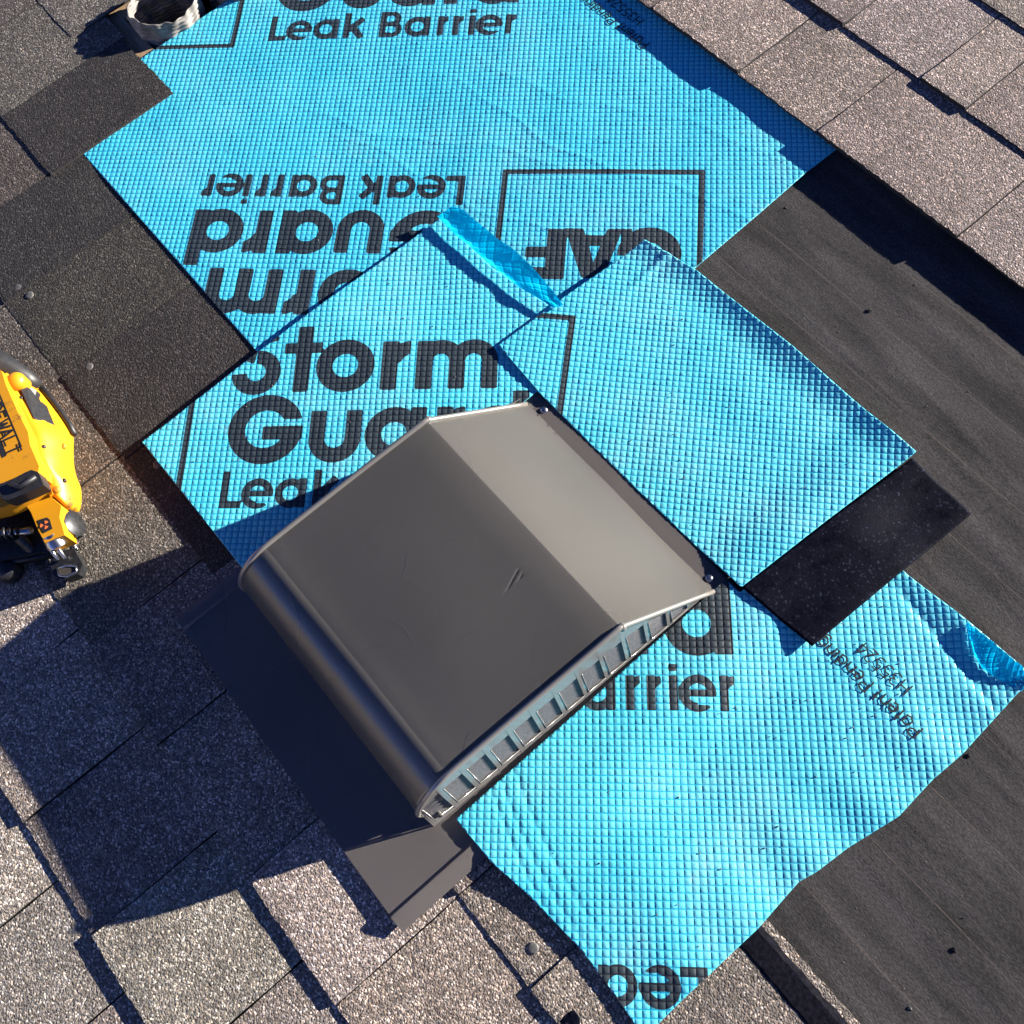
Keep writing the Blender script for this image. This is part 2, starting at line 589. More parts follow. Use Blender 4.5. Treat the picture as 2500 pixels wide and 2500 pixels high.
# roof: deck of boards with a cut-out where the ducts come through
DZ = -0.005
HX0, HX1, HY0, HY1 = -1.270, -1.176, 0.252, 0.52
bm = bmesh.new()
for (a, b_, c, d) in ((-5, HX0, -3.4, 3.4), (HX1, 5, -3.4, 3.4), (HX0, HX1, -3.4, HY0), (HX0, HX1, HY1, 3.4)):
    add_box(bm, a, b_, c, d, DZ - 0.018, DZ)
roof = bm_obj('roof', bm, M_WOOD)
tag(roof, kind='structure')
bm = bmesh.new()
add_box(bm, -1.6, -0.9, -0.1, 0.9, -0.62, -0.60)
for (a, b_, c, d) in ((-1.62, -1.6, -0.1, 0.9), (-0.9, -0.88, -0.1, 0.9), (-1.62, -0.88, -0.12, -0.1), (-1.62, -0.88, 0.9, 0.92)):
    add_box(bm, a, b_, c, d, -0.60, DZ - 0.0185)
bm_obj('attic_space', bm, M_DARK, roof)

# felt underlayment, rippled along the courses
FX0, FX1, FY0, FY1 = -1.14, 1.35, 0.0, 1.5


def felt_z(x, y):
    amp = np.clip((x + 0.5) / 0.25, 0.25, 1.0)
    yy = y + 0.012 * np.sin(3.1 * x + 1.0) + 0.006 * np.sin(9 * x)
    m1 = np.clip(0.5 + 0.9 * fbm(x * 0.55, y * 2.2, 61, 6, 5.0), 0, 1.4)
    m2 = np.clip(0.5 + 0.9 * fbm(x * 0.5, y * 2.5, 62, 6, 7.0), 0, 1.4)
    def ridge(t):                      # a pinched crease: narrow crest, broad trough
        return (1 - np.abs(np.sin(t))) ** 2.2 * 1.6 - 0.5
    w = 0.62 * ridge(PI * yy / 0.058 + 0.8 * np.sin(3.1 * x) + 1.1 * np.sin(5.0 * y)) * m1
    w = w + 0.36 * ridge(PI * (yy + 0.02 * x) / 0.033 + 1.2 * np.sin(4.3 * x + 3 * y)) * m2
    w = w + 0.15 * ridge(PI * (yy - 0.03 * x) / 0.0185 + 1.5 * np.sin(5 * x)) * m1 * m2
    w = w + 0.45 * np.sin(2 * PI * yy / 0.137 + 2.2 + 0.9 * np.sin(2.3 * x))
    return -0.0024 + 0.00062 * amp * w + 0.0005 * fbm(x, y, 5, 6, 9.0)


nx, ny = 200, 700
xs = np.linspace(FX0, FX1, nx)
ys = np.linspace(FY0, FY1, ny)
X, Y = np.meshgrid(xs, ys, indexing='ij')
Z = felt_z(X, Y)
fv = np.stack([X.ravel(), Y.ravel(), Z.ravel()], 1)
ii, jj = np.meshgrid(np.arange(nx - 1), np.arange(ny - 1), indexing='ij')
q = (ii * ny + jj).ravel()
ff = np.stack([q, q + ny, q + ny + 1, q + 1], 1)
felt = mesh_obj('felt_underlayment', fv.tolist(), ff.tolist(), M_FELT, smooth=True)
tag(felt, 'black rippled asphalt felt underlayment lying bare right of the blue sheets', 'underlayment')

# ---------------------------------------------------------------- shingles
EXPO = 0.1415


def course_y(k):                       # k=0 is the course whose butt runs behind the vent's front corner
    return -0.104 + EXPO * k


def shingle(x0, x1, k, thick, col, zoff=0.0, head=0.196, lift=0.0, butt=None, skew=0.0, ts=1.0):
    """one tab: butt edge at course k, running head metres up the slope; thick tabs carry the second layer"""
    yb = course_y(k) if butt is None else butt
    w = x1 - x0
    t = ((0.0062 if thick else 0.0032) + random.uniform(-0.0003, 0.0003)) * ts
    zb = 0.0030 + zoff
    nx_ = max(4, int(w / 0.0042))
    rows = [0, 0.006, 0.03, 0.07, 0.11, EXPO, head]
    g = 0.0007
    verts, faces = [], []
    ph = random.uniform(0, 9)
    for j, r_ in enumerate(rows):
        for i in range(nx_ + 1):
            u = i / nx_
            x = x0 + g + (w - 2 * g) * u
            y = yb + r_
            if j == 0:
                y += random.uniform(-0.0007, 0.0007) + 0.0003 * math.sin(u * 11 + ph) + skew * (u - 0.5)
            elif j == len(rows) - 1:
                y += random.uniform(-0.0008, 0.0008)
            if i in (0, nx_):
                x += random.uniform(-0.0006, 0.0006)
            if r_ <= EXPO:
                z = zb + t - (t - 0.0006) * (r_ / EXPO)
            else:
                z = zb + 0.0006 - 0.0016 * (r_ - EXPO) / (head - EXPO + 1e-6)
            z += 0.00012 * math.sin(u * 7 + ph + r_ * 40) + lift * (1 - r_ / head) * (0.7 + 0.3 * math.sin(u * 3 + ph))
            if j in (0,) :
                z -= 0.0003
            verts.append((x, y, z))
    n = nx_ + 1
    for j in range(len(rows) - 1):
        for i in range(nx_):
            a = j * n + i
            faces.append((a, a + 1, a + n + 1, a + n))
    border = [i for i in range(n)] + [j * n + nx_ for j in range(1, len(rows))] + \
             [(len(rows) - 1) * n + i for i in range(nx_ - 1, -1, -1)] + [j * n for j in range(len(rows) - 2, 0, -1)]
    base = len(verts)
    for v in border:
        x, y, z = verts[v]
        f = min(1.0, max(0.0, (y - yb) / EXPO))
        zl = zb - 0.0034 * f + lift * (1 - (y - yb) / head)
        if y - yb > EXPO + 0.02:
            zl = max(zl, z - 0.0010)
        verts.append((x, y, min(zl, z - 0.0006)))
    m = len(border)
    for i in range(m):
        faces.append((border[i], base + i, base + (i + 1) % m, border[(i + 1) % m]))
    faces.append(tuple(base + i for i in range(m))[::-1])
    cx, cy = (x0 + x1) / 2, yb
    verts = [(v[0] - cx, v[1] - cy, v[2]) for v in verts]
    me = bpy.data.meshes.new('shingle')
    me.from_pydata(verts, [], faces)
    me.update()
    me.materials.append(M_GRAN)
    me.materials.append(M_EDGE)
    nt_ = nx_ * (len(rows) - 1)
    me.polygons.foreach_set('material_index', [0] * nt_ + [1] * (len(me.polygons) - nt_))
    o = bpy.data.objects.new('shingle', me)
    o.location = (cx, cy, 0)
    o.color = (col[0], col[1], col[2], 1)
    link(o, roof)
    return o


def vary(c, a=0.20):
    f = 1 + random.uniform(-a, a)
    return tuple(ch * f * (1 + random.uniform(-0.03, 0.03)) for ch in c)


TAN = (0.238, 0.210, 0.185)
PINK = (0.158, 0.130, 0.118)
BROWN = (0.105, 0.093, 0.082)
DARKC = (0.024, 0.022, 0.021)


def run_course(k, x0, x1, cuts, tone, zoff=0.0, head=0.196, start_thick=None, ts=1.0):
    """cuts: joints seen in the photograph; the rest of the course is filled with plausible tabs"""
    pts = sorted([x0] + [c for c in cuts if x0 < c < x1] + [x1])
    full = []
    for a, b_ in zip(pts[:-1], pts[1:]):
        full.append(a)
        L = b_ - a
        nseg = max(1, int(round(L / 0.15)))
        if nseg > 1:
            ws = [random.uniform(0.75, 1.25) for _ in range(nseg)]
            s = sum(ws)
            acc = a
            for w in ws[:-1]:
                acc += w / s * L
                full.append(acc)
    full.append(x1)
    th = random.random() < 0.5 if start_thick is None else start_thick
    res = []
    for a, b_ in zip(full[:-1], full[1:]):
        mid = (a + b_) / 2
        c = tone(mid) if callable(tone) else tone
        res.append(shingle(a, b_, k, th, vary(c), zoff, head, ts=ts(mid) if callable(ts) else ts))
        th = not th
    return res


# lower and left field, weathered in patches
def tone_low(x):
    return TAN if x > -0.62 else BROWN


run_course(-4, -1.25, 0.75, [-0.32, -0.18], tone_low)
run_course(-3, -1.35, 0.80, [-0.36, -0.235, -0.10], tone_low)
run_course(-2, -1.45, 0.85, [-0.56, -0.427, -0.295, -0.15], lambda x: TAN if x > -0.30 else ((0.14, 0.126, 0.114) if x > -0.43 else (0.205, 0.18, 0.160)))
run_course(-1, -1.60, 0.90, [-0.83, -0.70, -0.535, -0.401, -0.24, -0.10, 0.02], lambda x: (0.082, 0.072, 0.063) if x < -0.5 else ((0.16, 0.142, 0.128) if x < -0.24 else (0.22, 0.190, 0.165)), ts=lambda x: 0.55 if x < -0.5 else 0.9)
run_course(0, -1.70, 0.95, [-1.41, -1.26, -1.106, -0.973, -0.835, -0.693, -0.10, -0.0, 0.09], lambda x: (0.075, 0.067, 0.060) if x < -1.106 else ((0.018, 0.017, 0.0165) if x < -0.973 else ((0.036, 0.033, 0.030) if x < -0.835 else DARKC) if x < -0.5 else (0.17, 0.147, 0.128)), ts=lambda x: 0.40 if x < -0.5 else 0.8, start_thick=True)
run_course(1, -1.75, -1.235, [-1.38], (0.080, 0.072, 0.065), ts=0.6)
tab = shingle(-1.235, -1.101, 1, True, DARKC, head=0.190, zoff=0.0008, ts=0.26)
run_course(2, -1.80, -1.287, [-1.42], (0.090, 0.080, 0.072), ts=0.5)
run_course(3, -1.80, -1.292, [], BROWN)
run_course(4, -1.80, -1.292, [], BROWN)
# upper field, lapping over the blue sheet
UZ = 0.0062
run_course(6, -1.30, 0.40, [-0.75, -0.60, -0.471, -0.265, -0.06], PINK, UZ)
run_course(7, -1.20, 0.40, [-0.70, -0.562, -0.441, -0.375, -0.17], (0.160, 0.134, 0.123), UZ)
run_course(8, -1.10, 0.40, [-0.52, -0.36], PINK, UZ)
run_course(9, -1.00, 0.40, [-0.45], TAN, UZ)
run_course(10, -0.95, 0.40, [], PINK, UZ)
# starter layer that lifts the first upper course
bm = bmesh.new()
add_box(bm, -1.30, 0.40, course_y(6) + 0.004, course_y(6) + 0.30, 0.0046, 0.0090)
so = bm_obj('starter_strip', bm, M_GRAN, roof)
so.color = (0.05, 0.045, 0.042, 1)

# asphalt seal strips left bare on the headlap of the course in front
for (a, b_) in ((0.045, 0.60),):
    n = int((b_ - a) / 0.006)
    vv, fc = [], []
    for i in range(n + 1):
        x = a + (b_ - a) * i / n
        for yy, zz in ((0.0565, 0.0024), (0.0600, 0.0040), (0.0790, 0.0038), (0.0845, 0.0024)):
            vv.append((x, yy + random.uniform(-0.0006, 0.0006), zz + random.uniform(-0.00025, 0.00025)))
    for i in range(n):
        for j in range(3):
            q0 = i * 4 + j
            fc.append((q0, q0 + 4, q0 + 5, q0 + 1))
    mesh_obj('seal_strip', vv, fc, M_SEAL, roof)

# far field of the same roof, outside the repaired area
for i, (a, b_, c, d) in enumerate(((-4.9, -1.80, -3.3, 3.3), (0.95, 4.9, -3.3, -0.01), (1.36, 4.9, 0.0, 3.3), (-1.80, 0.95, -3.3, -0.66), (-1.8, 1.36, 1.51, 3.3))):
    y = c
    bm = bmesh.new()
    while y < d - 0.01:
        v = [bm.verts.new(p) for p in ((a, y, 0.007), (b_, y, 0.007), (b_, min(d, y + EXPO), 0.0015), (a, min(d, y + EXPO), 0.0015))]
        bm.faces.new(v)
        w = [bm.verts.new(p) for p in ((a, y, 0.001), (b_, y, 0.001))]
        bm.faces.new([w[0], w[1], v[1], v[0]])
        y += EXPO
    o = bm_obj('shingle_field', bm, M_GRAN, roof)
    o['kind'] = 'stuff'
    o.color = (0.19, 0.165, 0.146, 1)

# ================================================================ printed glyphs (signed distance, mm)
def d_box(x, y, x0, x1, y0, y1):
    dx = np.maximum(x0 - x, x - x1)
    dy = np.maximum(y0 - y, y - y1)
    return np.maximum(dx, dy)


def d_ring(x, y, cx, cy, r, hw):
    return np.abs(np.hypot(x - cx, y - cy) - r) - hw


def d_half(x, y, px, py, ang):         # negative on the side the angle points to
    return -((x - px) * math.cos(ang) + (y - py) * math.sin(ang))


def d_seg(x, y, x0, y0, x1, y1, hw):
    L = math.hypot(x1 - x0, y1 - y0)
    ux, uy = (x1 - x0) / L, (y1 - y0) / L
    s = (x - x0) * ux + (y - y0) * uy
    t = np.abs(-(x - x0) * uy + (y - y0) * ux)
    return np.maximum(t - hw, np.maximum(-s, s - L))


def d_arc(x, y, cx, cy, r, hw, a0, a1):
    """arc from a0 to a1 (deg, counter-clockwise)"""
    a = np.degrees(np.arctan2(y - cy, x - cx))
    mid, half = (a0 + a1) / 2, (a1 - a0) / 2
    da = np.abs((a - mid + 180) % 360 - 180) - half
    dd = np.radians(da) * np.hypot(x - cx, y - cy)
    return np.maximum(d_ring(x, y, cx, cy, r, hw), dd)


def d_poly(x, y, pts):
    d = np.full_like(x, 1e9)
    ins = np.zeros(x.shape, bool)
    n = len(pts)
    for i in range(n):
        ax, ay = pts[i]
        bx, by = pts[(i + 1) % n]
        ex, ey = bx - ax, by - ay
        t = np.clip(((x - ax) * ex + (y - ay) * ey) / (ex * ex + ey * ey), 0, 1)
        d = np.minimum(d, np.hypot(x - ax - ex * t, y - ay - ey * t))
        c = (ay > y) != (by > y)
        with np.errstate(divide='ignore', invalid='ignore'):
            xi = ax + (y - ay) / (by - ay if by != ay else 1e-9) * ex
        ins ^= c & (x < xi)
    return np.where(ins, -d, d)


def U_(*ds):
    o = ds[0]
    for d in ds[1:]:
        o = np.minimum(o, d)
    return o


def logo_sdf(x, y, mark=False):
    """the repeated print unit: framed three-letter mark, two bold words, one lighter line (mm, baseline of the line = 0)"""
    d = np.full_like(x, 1e9)

    def near(x0, x1, y0, y1):
        return (x > x0 - 8) & (x < x1 + 8) & (y > y0 - 8) & (y < y1 + 8)

    def put(f, x0, x1, y0, y1):
        m = near(x0, x1, y0, y1)
        if m.any():
            d[m] = np.minimum(d[m], f(x[m], y[m]))

    h = 4.3
    # ---- lighter line
    put(lambda a, b: U_(d_box(a, b, 0, 8.6, 0, 43), d_box(a, b, 0, 24, 0, 8.2)), 0, 24, 0, 43)

    def e_(cx):
        return lambda a, b: U_(np.maximum(d_ring(a, b, cx, 16.5, 13.4, h), -d_box(a, b, cx, cx + 40, 5.5, 13.2)), d_box(a, b, cx - 13, cx + 16.6, 13.2, 20))

    def a_(cx):
        return lambda a, b: U_(d_ring(a, b, cx, 16.5, 12.8, h), d_box(a, b, cx + 8.6, cx + 17, 0, 33.5))

    def r_(x0, ln=14):
        return lambda a, b: U_(d_box(a, b, x0, x0 + 8.2, 0, 33.5), np.maximum(d_arc(a, b, x0 + ln + 2, 15.5, 13.6, h, 88, 165), d_box(a, b, x0, x0 + ln, 0, 40)))
    put(e_(41), 23, 59, -2, 35)
    put(a_(77.5), 60, 95, -2, 35)
    put(lambda a, b: U_(d_box(a, b, 102, 110.4, 0, 43.5), d_seg(a, b, 108, 13, 127, 33.5, 4.6), d_seg(a, b, 113, 20, 127, 0, 4.8)), 102, 132, 0, 44)
    put(lambda a, b: U_(d_box(a, b, 150, 158.4, 0, 44), d_box(a, b, 150, 165, 36, 44), d_box(a, b, 150, 167, 18.6, 26), d_box(a, b, 150, 167, 0, 8),
                        d_arc(a, b, 165, 31.3, 8.8, 4.0, -90, 90), d_arc(a, b, 167, 13, 9.2, 4.0, -90, 90)), 150, 181, 0, 44)
    put(a_(200.5), 183, 218, -2, 35)
    put(r_(227), 227, 243, 0, 34)
    put(r_(247), 247, 263, 0, 34)
    put(lambda a, b: U_(d_box(a, b, 268, 276.4, 0, 33.5), d_box(a, b, 268, 276.4, 37.5, 44.5)), 268, 277, 0, 45)
    put(e_(295), 277, 313, -2, 35)
    put(r_(316), 316, 333, 0, 34)
    # ---- bold second word, baseline 54
    H = 9.2
    put(lambda a, b: U_(np.maximum(d_ring(a, b, 41, 93, 32.5, 9.8), -d_box(a, b, 41, 100, 96.5, 104.5)), d_box(a, b, 38, 83.3, 80, 96.5)), -3, 86, 48, 138)
    put(lambda a, b: U_(d_box(a, b, 91, 108.5, 80, 114), d_box(a, b, 131, 148.5, 80, 114), d_arc(a, b, 119.7, 80.2, 20, 8.9, 180, 360)), 91, 149, 48, 116)
    put(lambda a, b: U_(d_ring(a, b, 185, 84.5, 23, H), d_box(a, b, 202, 220, 53.5, 116)), 152, 221, 48, 118)
    put(lambda a, b: U_(d_box(a, b, 231, 249, 54, 116), np.maximum(d_arc(a, b, 264, 86, 21.5, 8.8, 90, 170), d_box(a, b, 231, 262, 54, 120))), 231, 263, 54, 118)
    put(lambda a, b: U_(d_ring(a, b, 297, 84.5, 23, H), d_box(a, b, 313, 331, 53.5, 135)), 264, 332, 48, 136)
    # ---- bold first word, baseline 138
    put(lambda a, b: U_(d_arc(a, b, 22, 199, 15.2, 8.6, 15, 262), d_arc(a, b, 22, 164.2, 19.6, 8.8, -175, 92)), -8, 52, 132, 226)
    put(lambda a, b: U_(d_box(a, b, 66, 84, 138, 222), d_box(a, b, 52, 96, 187, 201)), 51, 97, 138, 223)
    put(lambda a, b: d_ring(a, b, 124, 170, 24, 9.4), 90, 158, 132, 205)
    put(lambda a, b: U_(d_box(a, b, 165, 183.5, 138, 200), np.maximum(d_arc(a, b, 200, 170, 22, 8.8, 90, 170), d_box(a, b, 165, 197, 138, 205))), 165, 198, 138, 202)
    put(lambda a, b: U_(d_box(a, b, 204, 222.5, 138, 200), d_box(a, b, 240.7, 259, 138, 174), d_box(a, b, 277, 295.3, 138, 174),
                        d_arc(a, b, 231.5, 173.5, 18.4, 9.1, 0, 180), d_arc(a, b, 268, 173.5, 18.4, 9.1, 0, 180)), 204, 296, 138, 202)
    # ---- registered mark
    if mark:
        put(lambda a, b: d_ring(a, b, 341, 128, 5.2, 0.9), 334, 348, 120, 136)
    # ---- frame
    put(lambda a, b: np.maximum(d_box(a, b, -284, -44, -10, 229), -d_box(a, b, -277, -51, -3, 222)), -284, -44, -10, 229)
    # ---- three heavy letters in the frame
    put(lambda a, b: U_(d_box(a, b, -128, -105, 76, 145), d_box(a, b, -128, -79, 129, 145), d_box(a, b, -128, -81, 101, 116)), -128, -79, 76, 145)
    put(lambda a, b: np.maximum(np.maximum(d_poly(a, b, [(-192, 75), (-174.5, 75), (-171, 84), (-149.5, 84), (-146, 75), (-124.5, 75), (-148, 143), (-173, 143)]),
                                           -d_poly(a, b, [(-167, 99), (-154.5, 99), (-160.5, 122)])), d_box(a, b, -191, -124.5, 70, 150)), -194, -122, 72, 146)
    put(lambda a, b: U_(np.maximum(d_ring(a, b, -223.5, 109, 26, 10.5), -d_box(a, b, -223, -180, 112, 122)), d_box(a, b, -222, -190.5, 98, 112), d_box(a, b, -203, -190.5, 75, 100)), -262, -188, 70, 148)
    return d


PITCH_Q = 0.00672                     # quilting pitch
FR = np.array([0.0, 0.070, 0.145, 0.5, 0.855, 0.930])
PH = np.array([0.0, 0.30, 0.92, 1.0, 0.92, 0.30])
NF = len(FR)
CELL = np.random.default_rng(3)
CT = CELL.normal(0, 1, (512, 512, 3))


def build_sheet(poly, org, ang, units, zfun, label, group, thick=0.0012, relief=0.00036, edge_noise=0.0, tint=(1, 1, 1)):
    """poly: outline (m, roof frame). org/ang: print frame. units: [(org, ang)] logo placements."""
    c, s = math.cos(R(ang)), math.sin(R(ang))
    P = np.array(poly)
    du = (P[:, 0] - org[0]) * c + (P[:, 1] - org[1]) * s
    dv = -(P[:, 0] - org[0]) * s + (P[:, 1] - org[1]) * c
    i0, i1 = int(du.min() / PITCH_Q) - 2, int(du.max() / PITCH_Q) + 2
    j0, j1 = int(dv.min() / PITCH_Q) - 2, int(dv.max() / PITCH_Q) + 2
    ku = np.arange(i0, i1)
    kv = np.arange(j0, j1)
    u = ((ku[:, None] + FR[None, :]) * PITCH_Q).ravel()
    v = ((kv[:, None] + FR[None, :]) * PITCH_Q).ravel()
    nu, nv = len(u), len(v)
    Ug, Vg = np.meshgrid(u, v, indexing='ij')
    X = org[0] + Ug * c - Vg * s
    Y = org[1] + Ug * s + Vg * c
    D = d_poly(X * 1000, Y * 1000, [(a * 1000, b * 1000) for a, b in poly])
    if edge_noise:
        D = D + edge_noise * fbm(X, Y, 77, 5, 220.0)
    pu = np.tile(PH, len(ku))
    pv = np.tile(PH, len(kv))
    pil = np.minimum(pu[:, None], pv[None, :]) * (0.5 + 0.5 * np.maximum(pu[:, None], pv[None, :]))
    cu = np.repeat(ku, NF) % 512
    cv = np.repeat(kv, NF) % 512
    fu = np.tile(FR, len(ku)) - 0.5
    fv_ = np.tile(FR, len(kv)) - 0.5
    cc = CT[cu[:, None], cv[None, :]]
    tilt = (cc[..., 0] * fu[:, None] + cc[..., 1] * fv_[None, :]) * 0.018 * PITCH_Q + cc[..., 2] * 0.00002
    Z = zfun(X, Y) + relief * pil + tilt * (pil > 0.3)
    G = np.full(X.shape, 1e3)
    UI = np.zeros(X.shape, int)
    live = D < 6
    for n_u, (uo, ua) in enumerate(units):
        ca, sa = math.cos(R(ua)), math.sin(R(ua))
        xx = ((X - uo[0]) * ca + (Y - uo[1]) * sa) * 1000
        yy = (-(X - uo[0]) * sa + (Y - uo[1]) * ca) * 1000
        sel = live & (xx > -300) & (xx < 360) & (yy > -20) & (yy < 240)
        if sel.any():
            g = logo_sdf(xx[sel], yy[sel], ua > 200 and ua < 225 and ang > 45)
            a_, b2 = xx[sel], yy[sel]
            inner = (a_ > -270) & (a_ < -58) & (b2 > 4) & (b2 < 215)
            comp = np.where(a_ < -30, np.where(inner, 1, 0), np.where(b2 < 49, 2, np.where((b2 < 135.6) & (a_ < 333), 3, np.where(a_ > 333, 5, 4)))) + 6 * n_u
            nearer = g < G[sel]
            UI[sel] = np.where(nearer, comp, UI[sel])
            G[sel] = np.minimum(G[sel], g)
    ins = (D < 0)
    cnt = ins[:-1, :-1].astype(int) + ins[1:, :-1] + ins[1:, 1:] + ins[:-1, 1:]
    ink = (G < 0)
    cg = ink[:-1, :-1].astype(int) + ink[1:, :-1] + ink[1:, 1:] + ink[:-1, 1:]
    idx = np.arange(nu * nv).reshape(nu, nv)
    quads = np.stack([idx[:-1, :-1], idx[1:, :-1], idx[1:, 1:], idx[:-1, 1:]], -1)
    coords = np.stack([X.ravel(), Y.ravel(), Z.ravel()], 1)
    Dr, Gr = D.ravel(), G.ravel()
    blue = quads[(cnt == 4) & (cg == 0)]
    black = quads[(cnt == 4) & (cg == 4)]
    mixed = quads[(cnt > 0) & ~((cnt == 4) & ((cg == 0) | (cg == 4)))]
    extra = []
    key = {}
    NB = nu * nv

    def vid(p):
        if p[5] >= 0:
            return p[5]
        k = (round(p[0] * 1e6), round(p[1] * 1e6))
        if k not in key:
            key[k] = NB + len(extra)
            extra.append((p[0], p[1], p[2]))
        return key[k]

    def clip(pl, f, sgn):
        out = []
        n = len(pl)
        for i in range(n):
            a, b = pl[i], pl[(i + 1) % n]
            fa, fb = a[f] * sgn, b[f] * sgn
            if fa < 0:
                out.append(a)
            if (fa < 0) != (fb < 0):
                t = fa / (fa - fb)
                out.append(tuple(a[m] + (b[m] - a[m]) * t for m in range(5)) + (-1,))
        return out
    lb, lk_, walls, inku = [], [], [], []
    UIr = UI.ravel()
    for qd in mixed.tolist():
        pl = [(coords[i, 0], coords[i, 1], coords[i, 2], Dr[i], Gr[i], i) for i in qd]
        pl = clip(pl, 3, 1)
        if len(pl) < 3:
            continue
        n = len(pl)
        for i in range(n):
            a, b = pl[i], pl[(i + 1) % n]
            if a[5] < 0 and b[5] < 0 and abs(a[3]) < 1e-6 and abs(b[3]) < 1e-6:
                walls.append((a, b))
        for sgn, dst in ((-1, lb), (1, lk_)):
            pp = clip(pl, 4, sgn)
            if len(pp) >= 3:
                dst.append([vid(p) for p in pp])
                if sgn == 1:
                    inku.append(UIr[qd[int(np.argmin(Gr[qd]))]])
    for a, b in walls:
        ia, ib = vid(a), vid(b)
        la = NB + len(extra)
        extra.append((a[0], a[1], a[2] - thick))
        extra.append((b[0], b[1], b[2] - thick))
        lb.append([ib, ia, la, la + 1])
    allv = np.vstack([coords, np.array(extra).reshape(-1, 3)]) if extra else coords
    ctr = P.mean(0)
    oz = float(zfun(np.array([ctr[0]]), np.array([ctr[1]]))[0])
    origin = np.array([ctr[0], ctr[1], oz])

    def emit(name, qd, lst, mat, parent):
        loops = [qd.ravel()] if len(qd) else []
        sizes = [np.full(len(qd), 4)]
        if lst:
            loops.append(np.concatenate([np.array(l) for l in lst]))
            sizes.append(np.array([len(l) for l in lst]))
        L = np.concatenate(loops)
        S = np.concatenate(sizes)
        used, inv = np.unique(L, return_inverse=True)
        co = allv[used] - origin
        me = bpy.data.meshes.new(name)
        me.vertices.add(len(used))
        me.vertices.foreach_set('co', co.astype(np.float32).ravel())
        me.loops.add(len(L))
        me.loops.foreach_set('vertex_index', inv.astype(np.int32))
        me.polygons.add(len(S))
        st = np.concatenate([[0], np.cumsum(S)[:-1]])
        me.polygons.foreach_set('loop_start', st.astype(np.int32))
        me.polygons.foreach_set('use_smooth', np.ones(len(S), bool))
        me.update(calc_edges=True)
        me.validate()
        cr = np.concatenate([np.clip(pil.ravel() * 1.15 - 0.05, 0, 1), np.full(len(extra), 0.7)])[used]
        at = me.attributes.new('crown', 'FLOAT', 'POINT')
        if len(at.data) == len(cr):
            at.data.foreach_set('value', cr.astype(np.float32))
        me.materials.append(mat)
        o = bpy.data.objects.new(name, me)
        if parent is None:
            o.location = origin
        return link(o, parent)
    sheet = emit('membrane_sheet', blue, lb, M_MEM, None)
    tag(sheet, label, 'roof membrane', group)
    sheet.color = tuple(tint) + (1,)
    names = ('printed_frame', 'printed_mark', 'printed_line', 'printed_word', 'printed_word', 'printed_sign')
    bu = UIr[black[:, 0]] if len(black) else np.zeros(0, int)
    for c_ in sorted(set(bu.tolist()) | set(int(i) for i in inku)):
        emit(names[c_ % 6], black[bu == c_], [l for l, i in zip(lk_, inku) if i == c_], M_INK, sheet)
    return sheet, origin


def sstep(a, b, x):
    t = np.clip((x - a) / (b - a), 0, 1)
    return t * t * (3 - 2 * t)


def z_top(x, y):
    z = 0.0014 + 0.0009 * (1 - sstep(0.11, 0.17, y))
    z = z - 0.0012 * (1 - sstep(-1.10, -1.04, x))
    z = z + (0.0006 + 0.0006 * sstep(-1.08, -0.9, x)) * (fbm(x, y, 21, 7, 11.0) * sstep(0.09, 0.2, y)) + 0.0004 * fbm(x, y, 22, 6, 38.0)
    # long creases left from the roll
    for (ax, ay, an, w, hgt, L) in ((-0.62, 0.55, 15, 0.004, 0.0010, 0.25), (-0.80, 0.42, 28, 0.004, 0.0009, 0.2), (-0.70, 0.40, 20, 0.003, 0.0008, 0.22), (-0.66, 0.62, 22, 0.005, 0.0008, 0.2)):
        cu, su = math.cos(R(an)), math.sin(R(an))
        s = (x - ax) * cu + (y - ay) * su
        t = -(x - ax) * su + (y - ay) * cu + 0.012 * np.sin(17 * s + an) + 0.003 * np.sin(60 * s)
        z = z + 0.4 * hgt * np.exp(-(t / w) ** 2) * np.exp(-(s / L) ** 4)
    return z + 0.0012


def z_left(x, y):
    z = 0.0114 - 0.0036 * sstep(0.16, 0.30, y) + 0.0005 * fbm(x, y, 31, 7, 14.0) + 0.0002 * fbm(x, y, 32, 6, 40.0)
    z = z + 0.0010 * (1 - sstep(-0.076, -0.04, y))
    return z


def z_right(x, y):
    z = 0.0078 + 0.0042 * (1 - sstep(-0.53, -0.35, x)) + 0.0006 * fbm(x, y, 41, 7, 14.0) + 0.0003 * fbm(x, y, 42, 5, 40.0)
    z = z + 0.0050 * sstep(-0.20, -0.145, x)
    # the upslope edge has curled up off the felt
    ey = 0.5175 - 0.019 * (1 - sstep(-0.52, -0.40, x))
    e = np.clip(y - ey + 0.036 + 0.003 * np.sin(17 * x + 1.0), 0, 1)
    z = z + 3.9 * e * e
    # crease running down from the top corner
    t = (x + 0.470) + 0.30 * (0.505 - y) * 0.0
    z = z + 0.0016 * np.exp(-((x + 0.468 - 0.05 * (0.5 - y)) / 0.005) ** 2) * sstep(0.40, 0.50, y)
    return z


